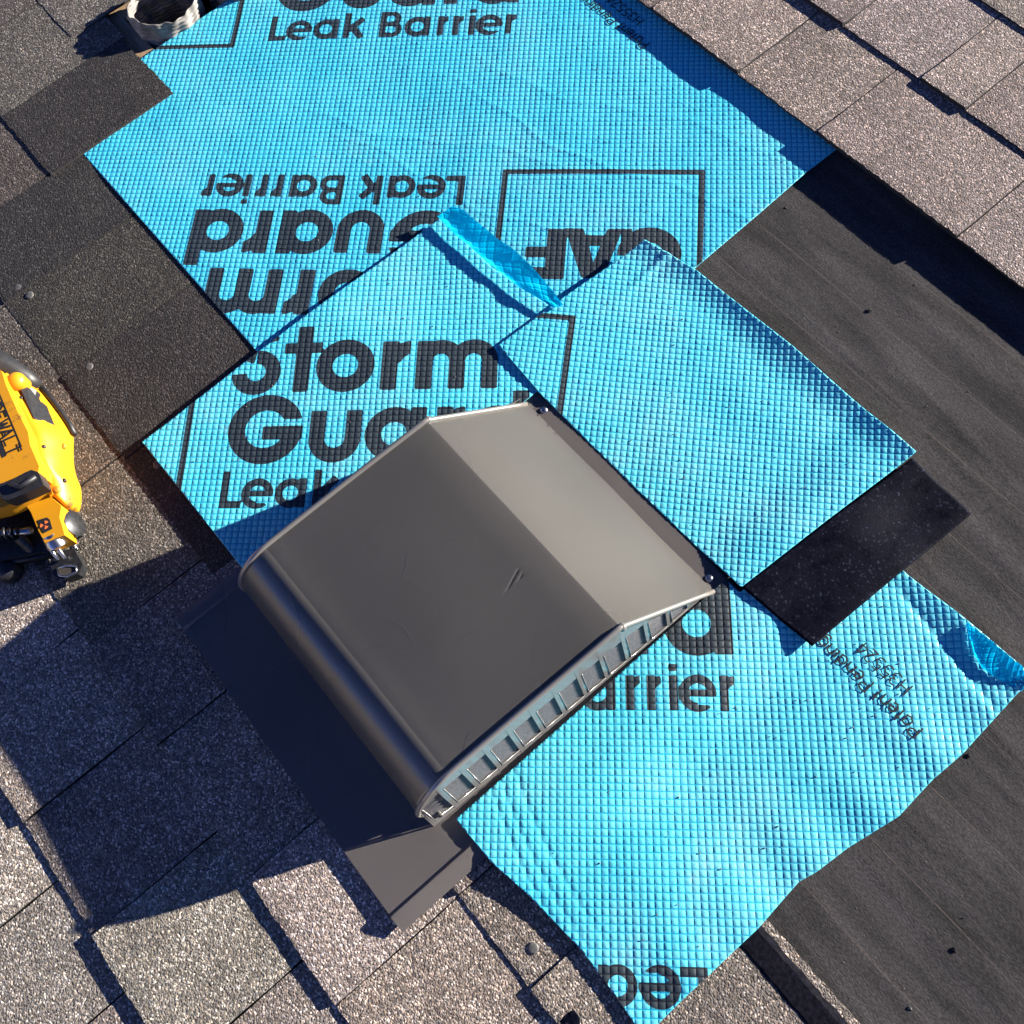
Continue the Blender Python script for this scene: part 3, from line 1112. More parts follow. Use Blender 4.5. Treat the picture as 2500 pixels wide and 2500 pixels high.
def z_low(x, y):
    fl = 0.0118 - 0.0060 * (y + 0.160) / 0.445 + 0.0040
    rest = 0.0030 + 0.0068 * (1 - sstep(0.02, 0.14, y))
    k = 1 - sstep(-0.105, -0.03, x)
    z = fl * k + rest * (1 - k)
    z = z + 0.0007 * fbm(x, y, 51, 7, 13.0) + 0.0003 * fbm(x, y, 52, 6, 36.0)
    # waves caught from the felt below towards the free end, and a crumpled top corner
    z = z + 0.0008 * sstep(0.0, 0.09, x) * np.sin(2 * PI * y / 0.075 + 1.0)
    z = z + 0.0035 * sstep(0.385, 0.428, y) * sstep(-0.03, 0.06, x) + 0.0025 * sstep(0.395, 0.425, y)
    t = (y - 0.398) - 0.22 * (x + 0.03) * -1.0
    z = z - 0.0009 * np.exp(-((y - 0.402 + 0.16 * (x + 0.04)) / 0.0045) ** 2) * sstep(-0.045, -0.02, x)
    # tight wrinkles by the vent's front corner
    for o_, w in ((0.0, 0.0028), (0.012, 0.0024), (-0.016, 0.003)):
        z = z - 0.0005 * np.exp(-((y + 0.020 + o_ + 0.32 * (x + 0.12) - 1.1 * (x + 0.12) ** 2) / w) ** 2) * (1 - sstep(-0.06, 0.06, x))
    return z


GRP = 'blue membrane sheets'
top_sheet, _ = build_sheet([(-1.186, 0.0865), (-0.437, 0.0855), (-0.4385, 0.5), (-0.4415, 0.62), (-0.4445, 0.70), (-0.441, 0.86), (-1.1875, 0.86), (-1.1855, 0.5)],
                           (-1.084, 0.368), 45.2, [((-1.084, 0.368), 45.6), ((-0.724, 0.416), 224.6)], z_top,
                           'largest blue sheet at the top, tucked under the pink-brown shingles', GRP, tint=(0.72, 0.90, 0.97))  # tint puts the deeper tone caused by this sheet's angle into its colour
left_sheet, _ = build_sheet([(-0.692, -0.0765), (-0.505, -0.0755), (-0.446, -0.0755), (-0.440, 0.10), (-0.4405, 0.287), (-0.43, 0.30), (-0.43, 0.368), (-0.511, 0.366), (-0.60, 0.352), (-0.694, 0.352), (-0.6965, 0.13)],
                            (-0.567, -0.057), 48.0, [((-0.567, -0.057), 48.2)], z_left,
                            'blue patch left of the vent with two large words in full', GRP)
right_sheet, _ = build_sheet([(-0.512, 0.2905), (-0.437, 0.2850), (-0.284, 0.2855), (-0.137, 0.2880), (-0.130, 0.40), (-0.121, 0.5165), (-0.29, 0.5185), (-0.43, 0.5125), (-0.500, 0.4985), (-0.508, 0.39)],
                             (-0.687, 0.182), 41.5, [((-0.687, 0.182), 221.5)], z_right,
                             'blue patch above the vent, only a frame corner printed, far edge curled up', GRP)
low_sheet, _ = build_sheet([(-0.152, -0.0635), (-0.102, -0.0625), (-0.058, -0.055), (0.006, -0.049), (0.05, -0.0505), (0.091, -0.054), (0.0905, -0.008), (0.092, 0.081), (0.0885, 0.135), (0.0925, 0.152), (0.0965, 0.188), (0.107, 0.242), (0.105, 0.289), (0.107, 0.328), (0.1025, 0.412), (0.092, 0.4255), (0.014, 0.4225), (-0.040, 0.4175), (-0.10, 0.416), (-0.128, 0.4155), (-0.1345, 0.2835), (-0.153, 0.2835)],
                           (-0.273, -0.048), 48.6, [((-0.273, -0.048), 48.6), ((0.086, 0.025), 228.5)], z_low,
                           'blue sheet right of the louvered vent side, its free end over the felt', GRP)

# ---------------------------------------------------------------- small print (stroke letters laid as narrow ribbons)
GL = {
    'P': (0.72, [[(0, 0), (0, 1), (.38, 1), (.6, .88), (.6, .62), (.38, .5), (0, .5)]]),
    'a': (0.74, [[(.55, .62), (.28, .68), (.05, .5), (.05, .18), (.28, 0), (.55, .08)], [(.55, .68), (.55, 0)]]),
    't': (0.45, [[(.18, .95), (.18, 0)], [(0, .66), (.38, .66)]]),
    'e': (0.72, [[(.05, .36), (.58, .36), (.5, .6), (.3, .68), (.08, .52), (.05, .2), (.25, 0), (.54, .1)]]),
    'n': (0.72, [[(.05, 0), (.05, .68)], [(.05, .5), (.28, .68), (.54, .55), (.54, 0)]]),
    'd': (0.76, [[(.55, .6), (.28, .68), (.05, .5), (.05, .18), (.28, 0), (.55, .1)], [(.55, 1), (.55, 0)]]),
    'i': (0.26, [[(.08, 0), (.08, .68)], [(.08, .86), (.08, .96)]]),
    'g': (0.74, [[(.55, .6), (.28, .68), (.05, .5), (.05, .18), (.28, 0), (.55, .1)], [(.55, .68), (.55, -.15), (.3, -.3), (.06, -.2)]]),
    'H': (0.80, [[(0, 0), (0, 1)], [(.62, 0), (.62, 1)], [(0, .52), (.62, .52)]]),
    '3': (0.70, [[(.03, .9), (.28, 1), (.52, .86), (.5, .62), (.25, .54), (.5, .46), (.56, .2), (.3, 0), (.02, .1)]]),
    '5': (0.70, [[(.52, 1), (.12, 1), (.06, .56), (.32, .62), (.55, .42), (.5, .1), (.25, 0), (.02, .1)]]),
    '2': (0.70, [[(.03, .82), (.2, 1), (.45, .97), (.53, .72), (.35, .42), (.02, 0), (.56, 0)]]),
    '4': (0.70, [[(.42, 0), (.42, 1), (0, .28), (.58, .28)]]),
    ' ': (0.42, []),
}


def small_print(text, start, ang, cap, hw, zf, parent, adv=1.0):
    c, s = math.cos(R(ang)), math.sin(R(ang))
    vv, fc = [], []
    penx = 0.0
    loc = parent_loc(parent)
    for ch in text:
        w, strokes = GL[ch]
        for st in strokes:
            pts = []
            for (a, b) in zip(st[:-1], st[1:]):
                n = max(1, int(math.hypot(b[0] - a[0], b[1] - a[1]) * cap / 0.0011))
                for i in range(n):
                    pts.append((a[0] + (b[0] - a[0]) * i / n, a[1] + (b[1] - a[1]) * i / n))
            pts.append(st[-1])
            P_ = [((p[0] + penx) * cap, p[1] * cap) for p in pts]
            base = len(vv)
            for i, p in enumerate(P_):
                q0, q1 = P_[max(0, i - 1)], P_[min(len(P_) - 1, i + 1)]
                L = math.hypot(q1[0] - q0[0], q1[1] - q0[1]) or 1
                nx_, ny_ = -(q1[1] - q0[1]) / L * hw, (q1[0] - q0[0]) / L * hw
                for sg in (1, -1):
                    lx, ly = p[0] + nx_ * sg, p[1] + ny_ * sg
                    vv.append((start[0] + lx * c - ly * s, start[1] + lx * s + ly * c))
            for i in range(len(P_) - 1):
                q0 = base + 2 * i
                fc.append((q0, q0 + 1, q0 + 3, q0 + 2))
        penx += w * adv
    A = np.array(vv)
    z = zf(A[:, 0], A[:, 1]) + 0.00115 + RNG.uniform(-0.00002, 0.00002, len(A))
    return mesh_obj('small_print', [(a, b, c_) for (a, b), c_ in zip(vv, z)], fc, M_INK, parent)


small_print('Patent Pending', (0.0685, 0.3165), 181.2, 0.0135, 0.00085, z_low, low_sheet, 1.02)
small_print('H35524', (0.036, 0.3395), 181.2, 0.0135, 0.0007, z_low, low_sheet, 1.04)
small_print('Patent Pending', (-0.718, 0.7115), 180.3, 0.0135, 0.00085, z_top, top_sheet, 1.02)
small_print('H35524', (-0.752, 0.7340), 180.3, 0.0135, 0.0007, z_top, top_sheet, 1.04)


# ---------------------------------------------------------------- turned-up film edges
def film_edge(base, top, parent, bulge, seed, emboss=0.0006):
    """loft between an edge line on the sheet and a free edge standing above it (mm in, 3-d)"""
    n, m = 180, 40

    def samp(pl, t):
        pl = [Vector(p) for p in pl]
        L = [0]
        for a, b in zip(pl[:-1], pl[1:]):
            L.append(L[-1] + (b - a).length)
        d = t * L[-1]
        for i in range(len(pl) - 1):
            if d <= L[i + 1] + 1e-9:
                return pl[i].lerp(pl[i + 1], (d - L[i]) / (L[i + 1] - L[i]))
        return pl[-1]
    vv, fc = [], []
    r = np.random.default_rng(seed)
    ph = r.uniform(0, 6, 8)
    for i in range(n + 1):
        t = i / n
        a, b = samp(base, t), samp(top, t)
        for j in range(m + 1):
            s = j / m
            p = a.lerp(b, s)
            k = math.sin(PI * s)
            p = p + Vector((0, 1, 0)) * (bulge * k * math.sin(PI * min(1, t * 1.1 + 0.05)))
            dn = Vector((0.2, -0.75, 0.5))
            g1 = t * 44 + s * 8.0 + 0.7 * math.sin(t * 9 + ph[4])
            g2 = t * 44 - s * 9.0 + 0.7 * math.sin(t * 11 + ph[5])
            cr = -math.exp(-(math.sin(g1) / 0.28) ** 2) - math.exp(-(math.sin(g2) / 0.28) ** 2)
            w = 0.5 * math.sin(t * 13 + ph[2] + 3 * s) + 0.35 * math.sin(t * 31 + ph[3] - 5 * s) + 0.3 * math.sin(s * 7 + ph[6] + 5 * t)
            p = p + dn * ((-emboss * cr + 0.0016 * w) * 1000 * min(1, s * 4))
            vv.append((p.x * MM, p.y * MM, p.z * MM))
    for i in range(n):
        for j in range(m):
            q0 = i * (m + 1) + j
            fc.append((q0, q0 + m + 1, q0 + m + 2, q0 + 1))
    return mesh_obj('film_edge', vv, fc, M_FILM, parent, smooth=True)


film_edge([(-696, 350, 11.5), (-659, 349, 11.5), (-636, 351, 11.5), (-599, 352, 11.5), (-553, 356, 11.5), (-505, 366, 12.5)],
          [(-688, 369, 21), (-676, 373, 22), (-633, 376, 22), (-586, 381, 22), (-534, 379, 21), (-499, 375, 16)], left_sheet, -5.0, 4)
film_edge([(30, 418, 8), (42, 411, 7), (54, 403, 5.5), (66, 399, 5), (82, 401, 5), (104, 408, 5.5)],
          [(28, 421, 9), (38, 421, 11), (52, 422, 12.5), (68, 423, 13), (88, 424, 12), (104, 420, 8)], low_sheet, -4.0, 9, 0.0009)

# ---------------------------------------------------------------- bare black strip
kn = (40, 80)
kx = np.linspace(0, 1, kn[0])
ky = np.linspace(0, 1, kn[1])
vv, fc = [], []
for i, a in enumerate(kx):
    for j, b in enumerate(ky):
        x = (-0.1365 + 0.0915 * a) * (1 - b) + (-0.1210 + 0.0795 * a) * b - 0.006 * a * (1 - b)
        y = (0.2885 + 0.0075 * a) * (1 - b) + (0.5155 - 0.0040 * a) * b
        z = 0.0122 - 0.0085 * sstep(0.40, 0.48, np.array(y)) + 0.0005 * math.sin(x * 60 + y * 33) + 0.0006 * math.sin(a * 9)
        vv.append((x, y, float(z)))
nk = len(vv)
for i in range(kn[0] - 1):
    for j in range(kn[1] - 1):
        q0 = i * kn[1] + j
        fc.append((q0, q0 + kn[1], q0 + kn[1] + 1, q0 + 1))
edge = [(i, 0) for i in range(kn[0])] + [(kn[0] - 1, j) for j in range(1, kn[1])] + [(i, kn[1] - 1) for i in range(kn[0] - 2, -1, -1)] + [(0, j) for j in range(kn[1] - 2, 0, -1)]
for (i, j) in edge:
    v = vv[i * kn[1] + j]
    vv.append((v[0], v[1], v[2] - 0.0016))
for m_ in range(len(edge)):
    a, b = edge[m_], edge[(m_ + 1) % len(edge)]
    fc.append((a[0] * kn[1] + a[1], nk + m_, nk + (m_ + 1) % len(edge), b[0] * kn[1] + b[1]))
strip = mesh_obj('asphalt_strip', vv, fc, M_ASPH, smooth=True, origin=(-0.09, 0.40, 0.007))
tag(strip, 'bare black asphalt strip reaching from the curled blue patch onto the felt', 'asphalt strip')

# ================================================================ roof vent
VB = (-0.302, 0.062, 0.0)
vent = empty('roof_vent', VB)
tag(vent, 'bronze-grey metal slant-back roof vent with louvered sides in the middle', 'roof vent')


def flz(y):                            # the flange lies over the shingles at its foot and on the deck at its head
    return 0.0118 - 0.0060 * (y + 0.160) / 0.445


# flange plate with beaded side edges
prof = [(-0.4965, 0.0), (-0.4925, 0.0016), (-0.4865, 0.0034), (-0.4805, 0.0030), (-0.4785, 0.0004), (-0.4700, 0.0), (-0.30, 0.0), (-0.1300, 0.0), (-0.1268, 0.0005), (-0.1250, 0.0027), (-0.1190, 0.0022), (-0.1085, -0.0012)]
rows = [-0.1605, -0.12, -0.06, 0.0, 0.08, 0.16, 0.24, 0.287]
bm = bmesh.new()
gr = [[bm.verts.new((x, y + (0.0035 * (x + 0.3) / 0.2 * 0 if j else -0.004 * (x + 0.30) * 2), flz(y) + z * (0.1 if (x < -0.3 and y > -0.1) else 1.0))) for j, y in enumerate(rows)] for (x, z) in prof]
for i in range(len(prof) - 1):
    for j in range(len(rows) - 1):
        bm.faces.new([gr[i][j], gr[i + 1][j], gr[i + 1][j + 1], gr[i][j + 1]])
bmesh.ops.solidify(bm, geom=bm.faces[:], thickness=0.0008)
flange = bm_obj('base_flange', bm, M_FLANGE, vent, auto=R(25))

# hood: one folded sheet, slanted back, flat top, rolled front
HL = [(-0.4350, -0.1530), (-0.4440, -0.1685), (-0.4500, -0.1730), (-0.4540, -0.1745), (-0.4560, -0.1745)]


def hood_profile():
    """(y, z, xl, xr) from the back fold over the ridge to the rolled front lip"""
    pts = [(0.2700, 0.0066, -0.4345, -0.1530), (0.2655, 0.0090, -0.4348, -0.1533)]
    for t in (0.12, 0.3, 0.5, 0.7, 0.88):
        pts.append((0.2655 + (0.1600 - 0.2655) * t, 0.0090 + (0.1035 - 0.0090) * t, -0.4348 - 0.0087 * t, -0.1533 - 0.0145 * t))
    pts += [(0.1590, 0.1046, -0.4436, -0.1679), (0.1560, 0.1068, -0.4438, -0.1681), (0.1515, 0.1075, -0.4440, -0.1683)]
    for t in (0.15, 0.3, 0.45, 0.6, 0.75, 0.9, 1.0):
        y = 0.1515 + (-0.030 - 0.1515) * t
        pts.append((y, 0.1075 - 0.0098 * t + 0.0010 * math.sin(PI * t), -0.4440 - 0.0070 * t, -0.1683 - 0.0045 * t))
    cy, cz, r = -0.0350, 0.0487, 0.0490
    for a in range(84, -41, -8):
        aa = R(180 - a) if False else R(a)
        y = cy - r * math.cos(aa)
        z = cz + r * math.sin(aa)
        t = (84 - a) / 124
        pts.append((y, z, -0.4510 - 0.004 * t, -0.1728 + 0.0010 * t))
    return pts


HP = hood_profile()


def hood_sag(u, y):                    # oil-canning of the thin sheet
    return (0.0008 + 0.00035 * math.sin(5.1 * u + 31 * y + 0.7) + 0.00022 * math.sin(9.7 * u - 47 * y)) * math.sin(PI * u)


bm = bmesh.new()
nxh = 24
hv = []
for (y, z, xl, xr) in HP:
    row = []
    for i in range(nxh + 1):
        u = i / nxh
        sag = hood_sag(u, y)
        row.append(bm.verts.new((xl + (xr - xl) * u, y, z - sag)))
    hv.append(row)
for j in range(len(hv) - 1):
    for i in range(nxh):
        bm.faces.new([hv[j][i], hv[j][i + 1], hv[j + 1][i + 1], hv[j + 1][i]])
bmesh.ops.solidify(bm, geom=bm.faces[:], thickness=0.0009)
hood = bm_obj('hood', bm, M_VENT, vent, auto=R(24))
# rolled hems down both sides of the hood
for side in (2, 3):
    sg = -1 if side == 2 else 1
    bm = bmesh.new()
    add_tube(bm, [(p[side] + sg * 0.0010, p[0], p[1] + 0.0008) for p in HP[1:]], 0.0027, 8)
    bm_obj('rolled_hem', bm, M_VENT, vent, smooth=True)
# pressed ears where the fold meets the side seam
for (x, sg) in ((-0.4455, -1), (-0.1668, 1)):
    bm = bmesh.new()
    add_dome(bm, (x, 0.1575, 0.1065), 0.0040, 0.0030, 10, 3, base=0.003)
    bm_obj('seam_ear', bm, M_VENT, hood, smooth=True)


def hood_z(y):
    for a, b in zip(HP[:-1], HP[1:]):
        if min(a[0], b[0]) <= y <= max(a[0], b[0]):
            t = (y - a[0]) / (b[0] - a[0] + 1e-12)
            return a[1] + (b[1] - a[1]) * t
    return 0.05


def side_x(y, z):                      # right-hand wall, leaning in a little towards the top
    xr = HP[1][3]
    for a, b in zip(HP[:-1], HP[1:]):
        if min(a[0], b[0]) <= y <= max(a[0], b[0]) and a[1] > 0.05 - (0.05 if y > 0.15 else 0):
            t = (y - a[0]) / (b[0] - a[0] + 1e-12)
            xr = a[3] + (b[3] - a[3]) * t
            break
    if y < -0.07:
        xr = -0.1728
    x0 = -0.1600 + 0.0060 * min(1, max(0, (y + 0.08) / 0.3))
    return x0 + (xr - 0.0012 - x0) * min(1.0, max(0.0, z / max(0.012, hood_z(max(y, -0.083)))))


# side wall built round its row of openings
NW = 12
W0, W1 = -0.0800, 0.2380
pit = (W1 - W0) / NW
for wall_side in (1, -1):
    def sx(y, z, d=0.0):
        x = side_x(y, z) - d
        return x if wall_side == 1 else -0.604 - x + 0.004
    bm = bmesh.new()

    def quad(p):
        v = [bm.verts.new(a) for a in p]
        bm.faces.new(v)

    def zt(y):
        return max(0.0105, hood_z(max(y, -0.0835)) - 0.002) if y > -0.082 else 0.055

    def wtop(y):
        return max(flz(y) + 0.004, min(0.070, flz(y) + 0.006 + (zt(y) - flz(y)) * 0.68))

    def wbot(y):
        return flz(y) + 0.0095
    edges_y = []
    for i in range(NW):
        a = W0 + i * pit + pit * 0.06
        b = W0 + (i + 1) * pit - pit * 0.16
        edges_y.append((a, b))
    ys_ = [-0.0835] + [e for ab in edges_y for e in ab] + [0.2655]
    wins = []
    for k in range(len(ys_) - 1):
        a, b = ys_[k], ys_[k + 1]
        is_win = k % 2 == 1 and wtop(b) - wbot(b) > 0.004
        if is_win:
            wins.append((a, b))
            # rail below and strip above
            quad([(sx(a, 0.004), a, flz(a)), (sx(b, 0.004), b, flz(b)), (sx(b, wbot(b)), b, wbot(b)), (sx(a, wbot(a)), a, wbot(a))])
            quad([(sx(a, wtop(a)), a, wtop(a)), (sx(b, wtop(b)), b, wtop(b)), (sx(b, zt(b)), b, zt(b)), (sx(a, zt(a)), a, zt(a))])
            # pressed-in reveals
            dp = 0.0024
            ca = [(a, wbot(a)), (b, wbot(b)), (b, wtop(b)), (a, wtop(a))]
            for i in range(4):
                p, q_ = ca[i], ca[(i + 1) % 4]
                quad([(sx(p[0], p[1]), p[0], p[1]), (sx(q_[0], q_[1]), q_[0], q_[1]), (sx(q_[0], q_[1], dp), q_[0], q_[1]), (sx(p[0], p[1], dp), p[0], p[1])])
        else:
            n = 3
            for i in range(n):
                y0_, y1_ = a + (b - a) * i / n, a + (b - a) * (i + 1) / n
                quad([(sx(y0_, 0.004), y0_, flz(y0_)), (sx(y1_, 0.004), y1_, flz(y1_)), (sx(y1_, zt(y1_)), y1_, zt(y1_)), (sx(y0_, zt(y0_)), y0_, zt(y0_))])
    bmesh.ops.remove_doubles(bm, verts=bm.verts[:], dist=0.00005)
    wall = bm_obj('side_wall', bm, M_WALL, vent)
    for (a, b) in wins:
        bm = bmesh.new()
        dp = 0.0026
        zl0, zl1 = wbot(a), wtop(a)
        # dark backing just behind fine louver slats
        quadv = [bm.verts.new(p) for p in ((sx(a, zl0, dp + 0.004), a, zl0), (sx(b, wbot(b), dp + 0.004), b, wbot(b)), (sx(b, wtop(b), dp + 0.004), b, wtop(b)), (sx(a, zl1, dp + 0.004), a, zl1))]
        bm.faces.new(quadv)
        bm_obj('opening', bm, M_DARK, wall)
        bm = bmesh.new()
        ns = max(2, int((zl1 - zl0) / 0.0062))
        for i in range(ns):
            f0, f1 = (i + 0.10) / ns, (i + 0.58) / ns
            p = []
            for (yy, ff) in ((a, f0), (b, f0), (b, f1), (a, f1)):
                zz = wbot(yy) + (wtop(yy) - wbot(yy)) * ff
                p.append((sx(yy, zz, dp - (0.0014 if ff == f0 else 0)), yy, zz))
            bm.faces.new([bm.verts.new(c_) for c_ in p])
        bm_obj('louver', bm, M_SCREEN, wall)
        # bright pressed lip on the near jamb and sill
        if wall_side == 1:
            bm = bmesh.new()
            add_tube(bm, [(sx(a, zl1) + 0.0003, a, zl1), (sx(a, zl0) + 0.0008, a, zl0), (sx(b, wbot(b)) + 0.0008, b, wbot(b))], 0.00045, 6)
            bm_obj('opening_lip', bm, M_WALL, wall, smooth=True)
# front wall under the rolled lip
bm = bmesh.new()
add_box(bm, -0.4440, -0.1615, -0.0715, -0.0700, flz(-0.07), 0.026)
bm_obj('front_wall', bm, M_VENT, vent)
# back fold plate that the rivets hold
bm = bmesh.new()
v = [bm.verts.new(p) for p in ((-0.4310, 0.2655, flz(0.2655) + 0.0016), (-0.1505, 0.2655, flz(0.2655) + 0.0016), (-0.1480, 0.2840, flz(0.284) + 0.0016), (-0.4135, 0.2862, flz(0.286) + 0.0016))]
bm.faces.new(v)
bmesh.ops.solidify(bm, geom=bm.faces[:], thickness=0.0009)
bm_obj('back_fold', bm, M_FLANGE, vent)
for (x, y) in ((-0.4185, 0.2755), (-0.1650, 0.2730)):
    bm = bmesh.new()
    add_dome(bm, (x, y, flz(y) + 0.0016), 0.0042, 0.0022, 14, 4)
    bm_obj('rivet', bm, M_STEEL, vent, smooth=True)
for (x, y) in ((-0.4175, 0.2660), (-0.4010, 0.2655), (-0.3890, 0.2650), (-0.3855, 0.2645)):
    bm = bmesh.new()
    add_dome(bm, (x, y, flz(y) + 0.0020), 0.0016, 0.0010, 8, 2)
    bm_obj('grit_speck', bm, M_BLK, vent)
# scratches rubbed through the paint
for pts in ([(-0.187, -0.002), (-0.183, -0.010), (-0.178, -0.017), (-0.172, -0.0205)], [(-0.300, 0.030), (-0.289, 0.036)], [(-0.352, 0.058), (-0.346, 0.052), (-0.340, 0.046), (-0.336, 0.036)], [(-0.405, 0.022), (-0.402, 0.016), (-0.403, 0.008)], [(-0.36, 0.12), (-0.352, 0.131), (-0.349, 0.136)], [(-0.318, 0.006), (-0.300, 0.012), (-0.285, 0.010)], [(-0.262, 0.025), (-0.255, 0.044), (-0.252, 0.060)], [(-0.40, 0.07), (-0.383, 0.079)]):
    vv, fc = [], []
    for i, (x, y) in enumerate(pts):
        for sg in (-1, 1):
            vv.append((x + sg * 0.00016, y + sg * 0.00013, hood_z(y) - hood_sag((x + 0.447) / 0.276, y) + 0.00022))
    for i in range(len(pts) - 1):
        fc.append((2 * i, 2 * i + 1, 2 * i + 3, 2 * i + 2))
    mesh_obj('scratch', vv, fc, M_ZINC, hood)

# ================================================================ ducts through the deck
def duct(c, r, top, label, seed):
    e = empty('duct_stub', (c[0], c[1], DZ))
    tag(e, label, 'duct', 'duct stubs through the deck')
    rr = np.random.default_rng(seed)
    n, m = 110, 110
    ph = rr.uniform(0, 6, 6)
    vv, fc = [], []
    for j in range(m + 1):
        z = -0.16 + (top + 0.16) * j / m
        zz = z
        for i in range(n):
            a = 2 * PI * i / n
            rib = 0.0012 * math.sin(2 * PI * zz / 0.0056 + 1.2 * a / 1.0 * 0 + 0.5 * math.sin(2 * a + ph[0]) + 0.4 * math.sin(5 * a + ph[1]))
            cr = 0.0010 * math.sin(7 * a + ph[2] + zz * 120) + 0.0010 * math.sin(13 * a + ph[3] - zz * 90)
            ov = 1 + 0.05 * math.cos(2 * a + ph[4])
            rad = r * ov + rib + cr
            edge = (0.0028 * math.sin(2 * a + ph[5]) + 0.0008 * math.sin(17 * a + ph[1])) * (j / m) ** 3
            vv.append((c[0] + rad * math.cos(a), c[1] + rad * math.sin(a), DZ + z + edge))
    for j in range(m):
        for i in range(n):
            q0 = j * n + i
            q1 = j * n + (i + 1) % n
            fc.append((q0, q1, q1 + n, q0 + n))
    o = mesh_obj('duct_wall', vv, fc, M_DUCT, e, smooth=True)
    md = o.modifiers.new('wall', 'SOLIDIFY')
    md.thickness = 0.0018
    md.offset = -1
    bm = bmesh.new()
    ring = [bm.verts.new((c[0] + (r - 0.003) * math.cos(2 * PI * i / 40), c[1] + (r - 0.003) * math.sin(2 * PI * i / 40), DZ - 0.155)) for i in range(40)]
    bm.faces.new(ring)
    bm_obj('dark_end_cap', bm, M_DARK, e)  # black disc added to stand for the unlit depth of the duct


duct((-1.2260, 0.2980), 0.0455, 0.028, 'ribbed grey duct stub standing in the deck cut-out, the nearer and larger in view', 2)
duct((-1.2160, 0.4050), 0.0470, 0.028, 'ribbed grey duct stub barely in view at the top edge behind the other', 6)

# ================================================================ nails and debris
def nail(x, y, z, label, r=0.0052):
    e = empty('roofing_nail', (x, y, z))
    tag(e, label, 'nail', 'roofing nails')
    bm = bmesh.new()
    add_dome(bm, (x, y, z), r, 0.0005, 16, 2, base=0.0006)
    bm_obj('nail_head', bm, M_ZINC, e, smooth=True)
    bm = bmesh.new()
    add_tube(bm, [(x, y, z), (x, y, z - 0.016)], 0.0016, 8)
    bm_obj('shank', bm, M_ZINC, e)


nail(-0.982, -0.080, 0.0050, 'round zinc nail head at the left edge, left one of a pair')
nail(-0.962, -0.075, 0.0050, 'round zinc nail head at the left edge, right one of a pair')
nail(-0.824, -0.072, 0.0050, 'round zinc nail head on dark shingle above the yellow nail gun')
nail(-0.661, -0.079, 0.0058, 'round zinc nail head at the lower edge of the left blue patch')
nail(-0.023, -0.081, 0.0058, 'round zinc nail head below the vent flange, nearer the vent')
nail(0.011, -0.083, 0.0058, 'round zinc nail head at the bottom beside the lower blue sheet')


def scrap(x, y, z, size, label, name, cat, mat, seed, flat=0.5):
    r = np.random.default_rng(seed)
    bm = bmesh.new()
    bmesh.ops.create_icosphere(bm, subdivisions=2, radius=size)
    for v in bm.verts:
        k = 1 + 0.45 * math.sin(v.co.x / size * 3 + r.uniform(-.6, .6)) * math.cos(v.co.y / size * 4)
        v.co = Vector((v.co.x * k * 1.2, v.co.y * k * 0.8, v.co.z * flat * k)) + Vector((x, y, z + size * flat * 0.5))
    o = bm_obj(name, bm, mat, origin=(x, y, z))
    return tag(o, label, cat)


scrap(-0.270, 0.619, -0.0022, 0.0021, 'torn felt tuft round a nail hole below the pink-brown shingles', 'torn_tuft', 'debris', M_FELT, 1, 0.3)
scrap(0.212, 0.195, -0.0022, 0.0021, 'small dark crumb on the felt at lower right', 'asphalt_crumb', 'debris', M_ASPH, 2, 0.3)
scrap(0.112, 0.330, -0.0022, 0.0018, 'tiny crumb on the felt beside the free end of the lower blue sheet', 'felt_crumb', 'debris', M_ASPH, 3, 0.3)
scrap(0.219, 0.133, -0.0022, 0.0017, 'black speck on the felt near the bottom right corner', 'asphalt_speck', 'debris', M_BLK, 4, 0.25)
scrap(-0.428, 0.653, -0.0022, 0.0015, 'black speck on the felt at the right edge of the top blue sheet', 'tar_speck', 'debris', M_BLK, 5, 0.25)
scrap(0.045, -0.093, 0.0072, 0.0085, 'dark tar smear on shingles left of the lower blue sheet tip', 'tar_smear', 'debris', M_ASPH, 6, 0.12)

# loose granules shed over the sheets and the felt: far too many and small to count
gr = np.random.default_rng(19)
vv, fc = [], []
for (x0, x1, y0, y1, zf, n) in ((-1.15, -0.46, 0.12, 0.70, z_top, 150), (-0.67, -0.46, -0.06, 0.33, z_left, 45), (-0.47, -0.15, 0.30, 0.47, z_right, 45), (-0.08, 0.08, -0.03, 0.38, z_low, 60), (-0.38, 0.9, 0.53, 0.72, felt_z, 90), (0.12, 0.6, 0.10, 0.50, felt_z, 90)):
    for _ in range(n):
        x, y = gr.uniform(x0, x1), gr.uniform(y0, y1)
        s = gr.uniform(0.0004, 0.0010)
        z = float(zf(np.array([x]), np.array([y]))[0]) + (0.0005 if zf is not felt_z else 0.0) + s * 0.6
        b0 = len(vv)
        for k in range(4):
            a = 2 * PI * k / 4 + gr.uniform(-0.5, 0.5)
            vv.append((x + s * math.cos(a), y + s * math.sin(a), z - s * 0.5 + gr.uniform(-0.2, 0.2) * s))
        vv.append((x, y, z + s * 0.7))
        for k in range(4):
            fc.append((b0 + k, b0 + (k + 1) % 4, b0 + 4))
grit = mesh_obj('loose_grit', vv, fc, M_GRIT, origin=(-0.4, 0.4, 0.003))
tag(grit, 'loose shingle granules scattered over sheets and felt', 'grit', kind='stuff')

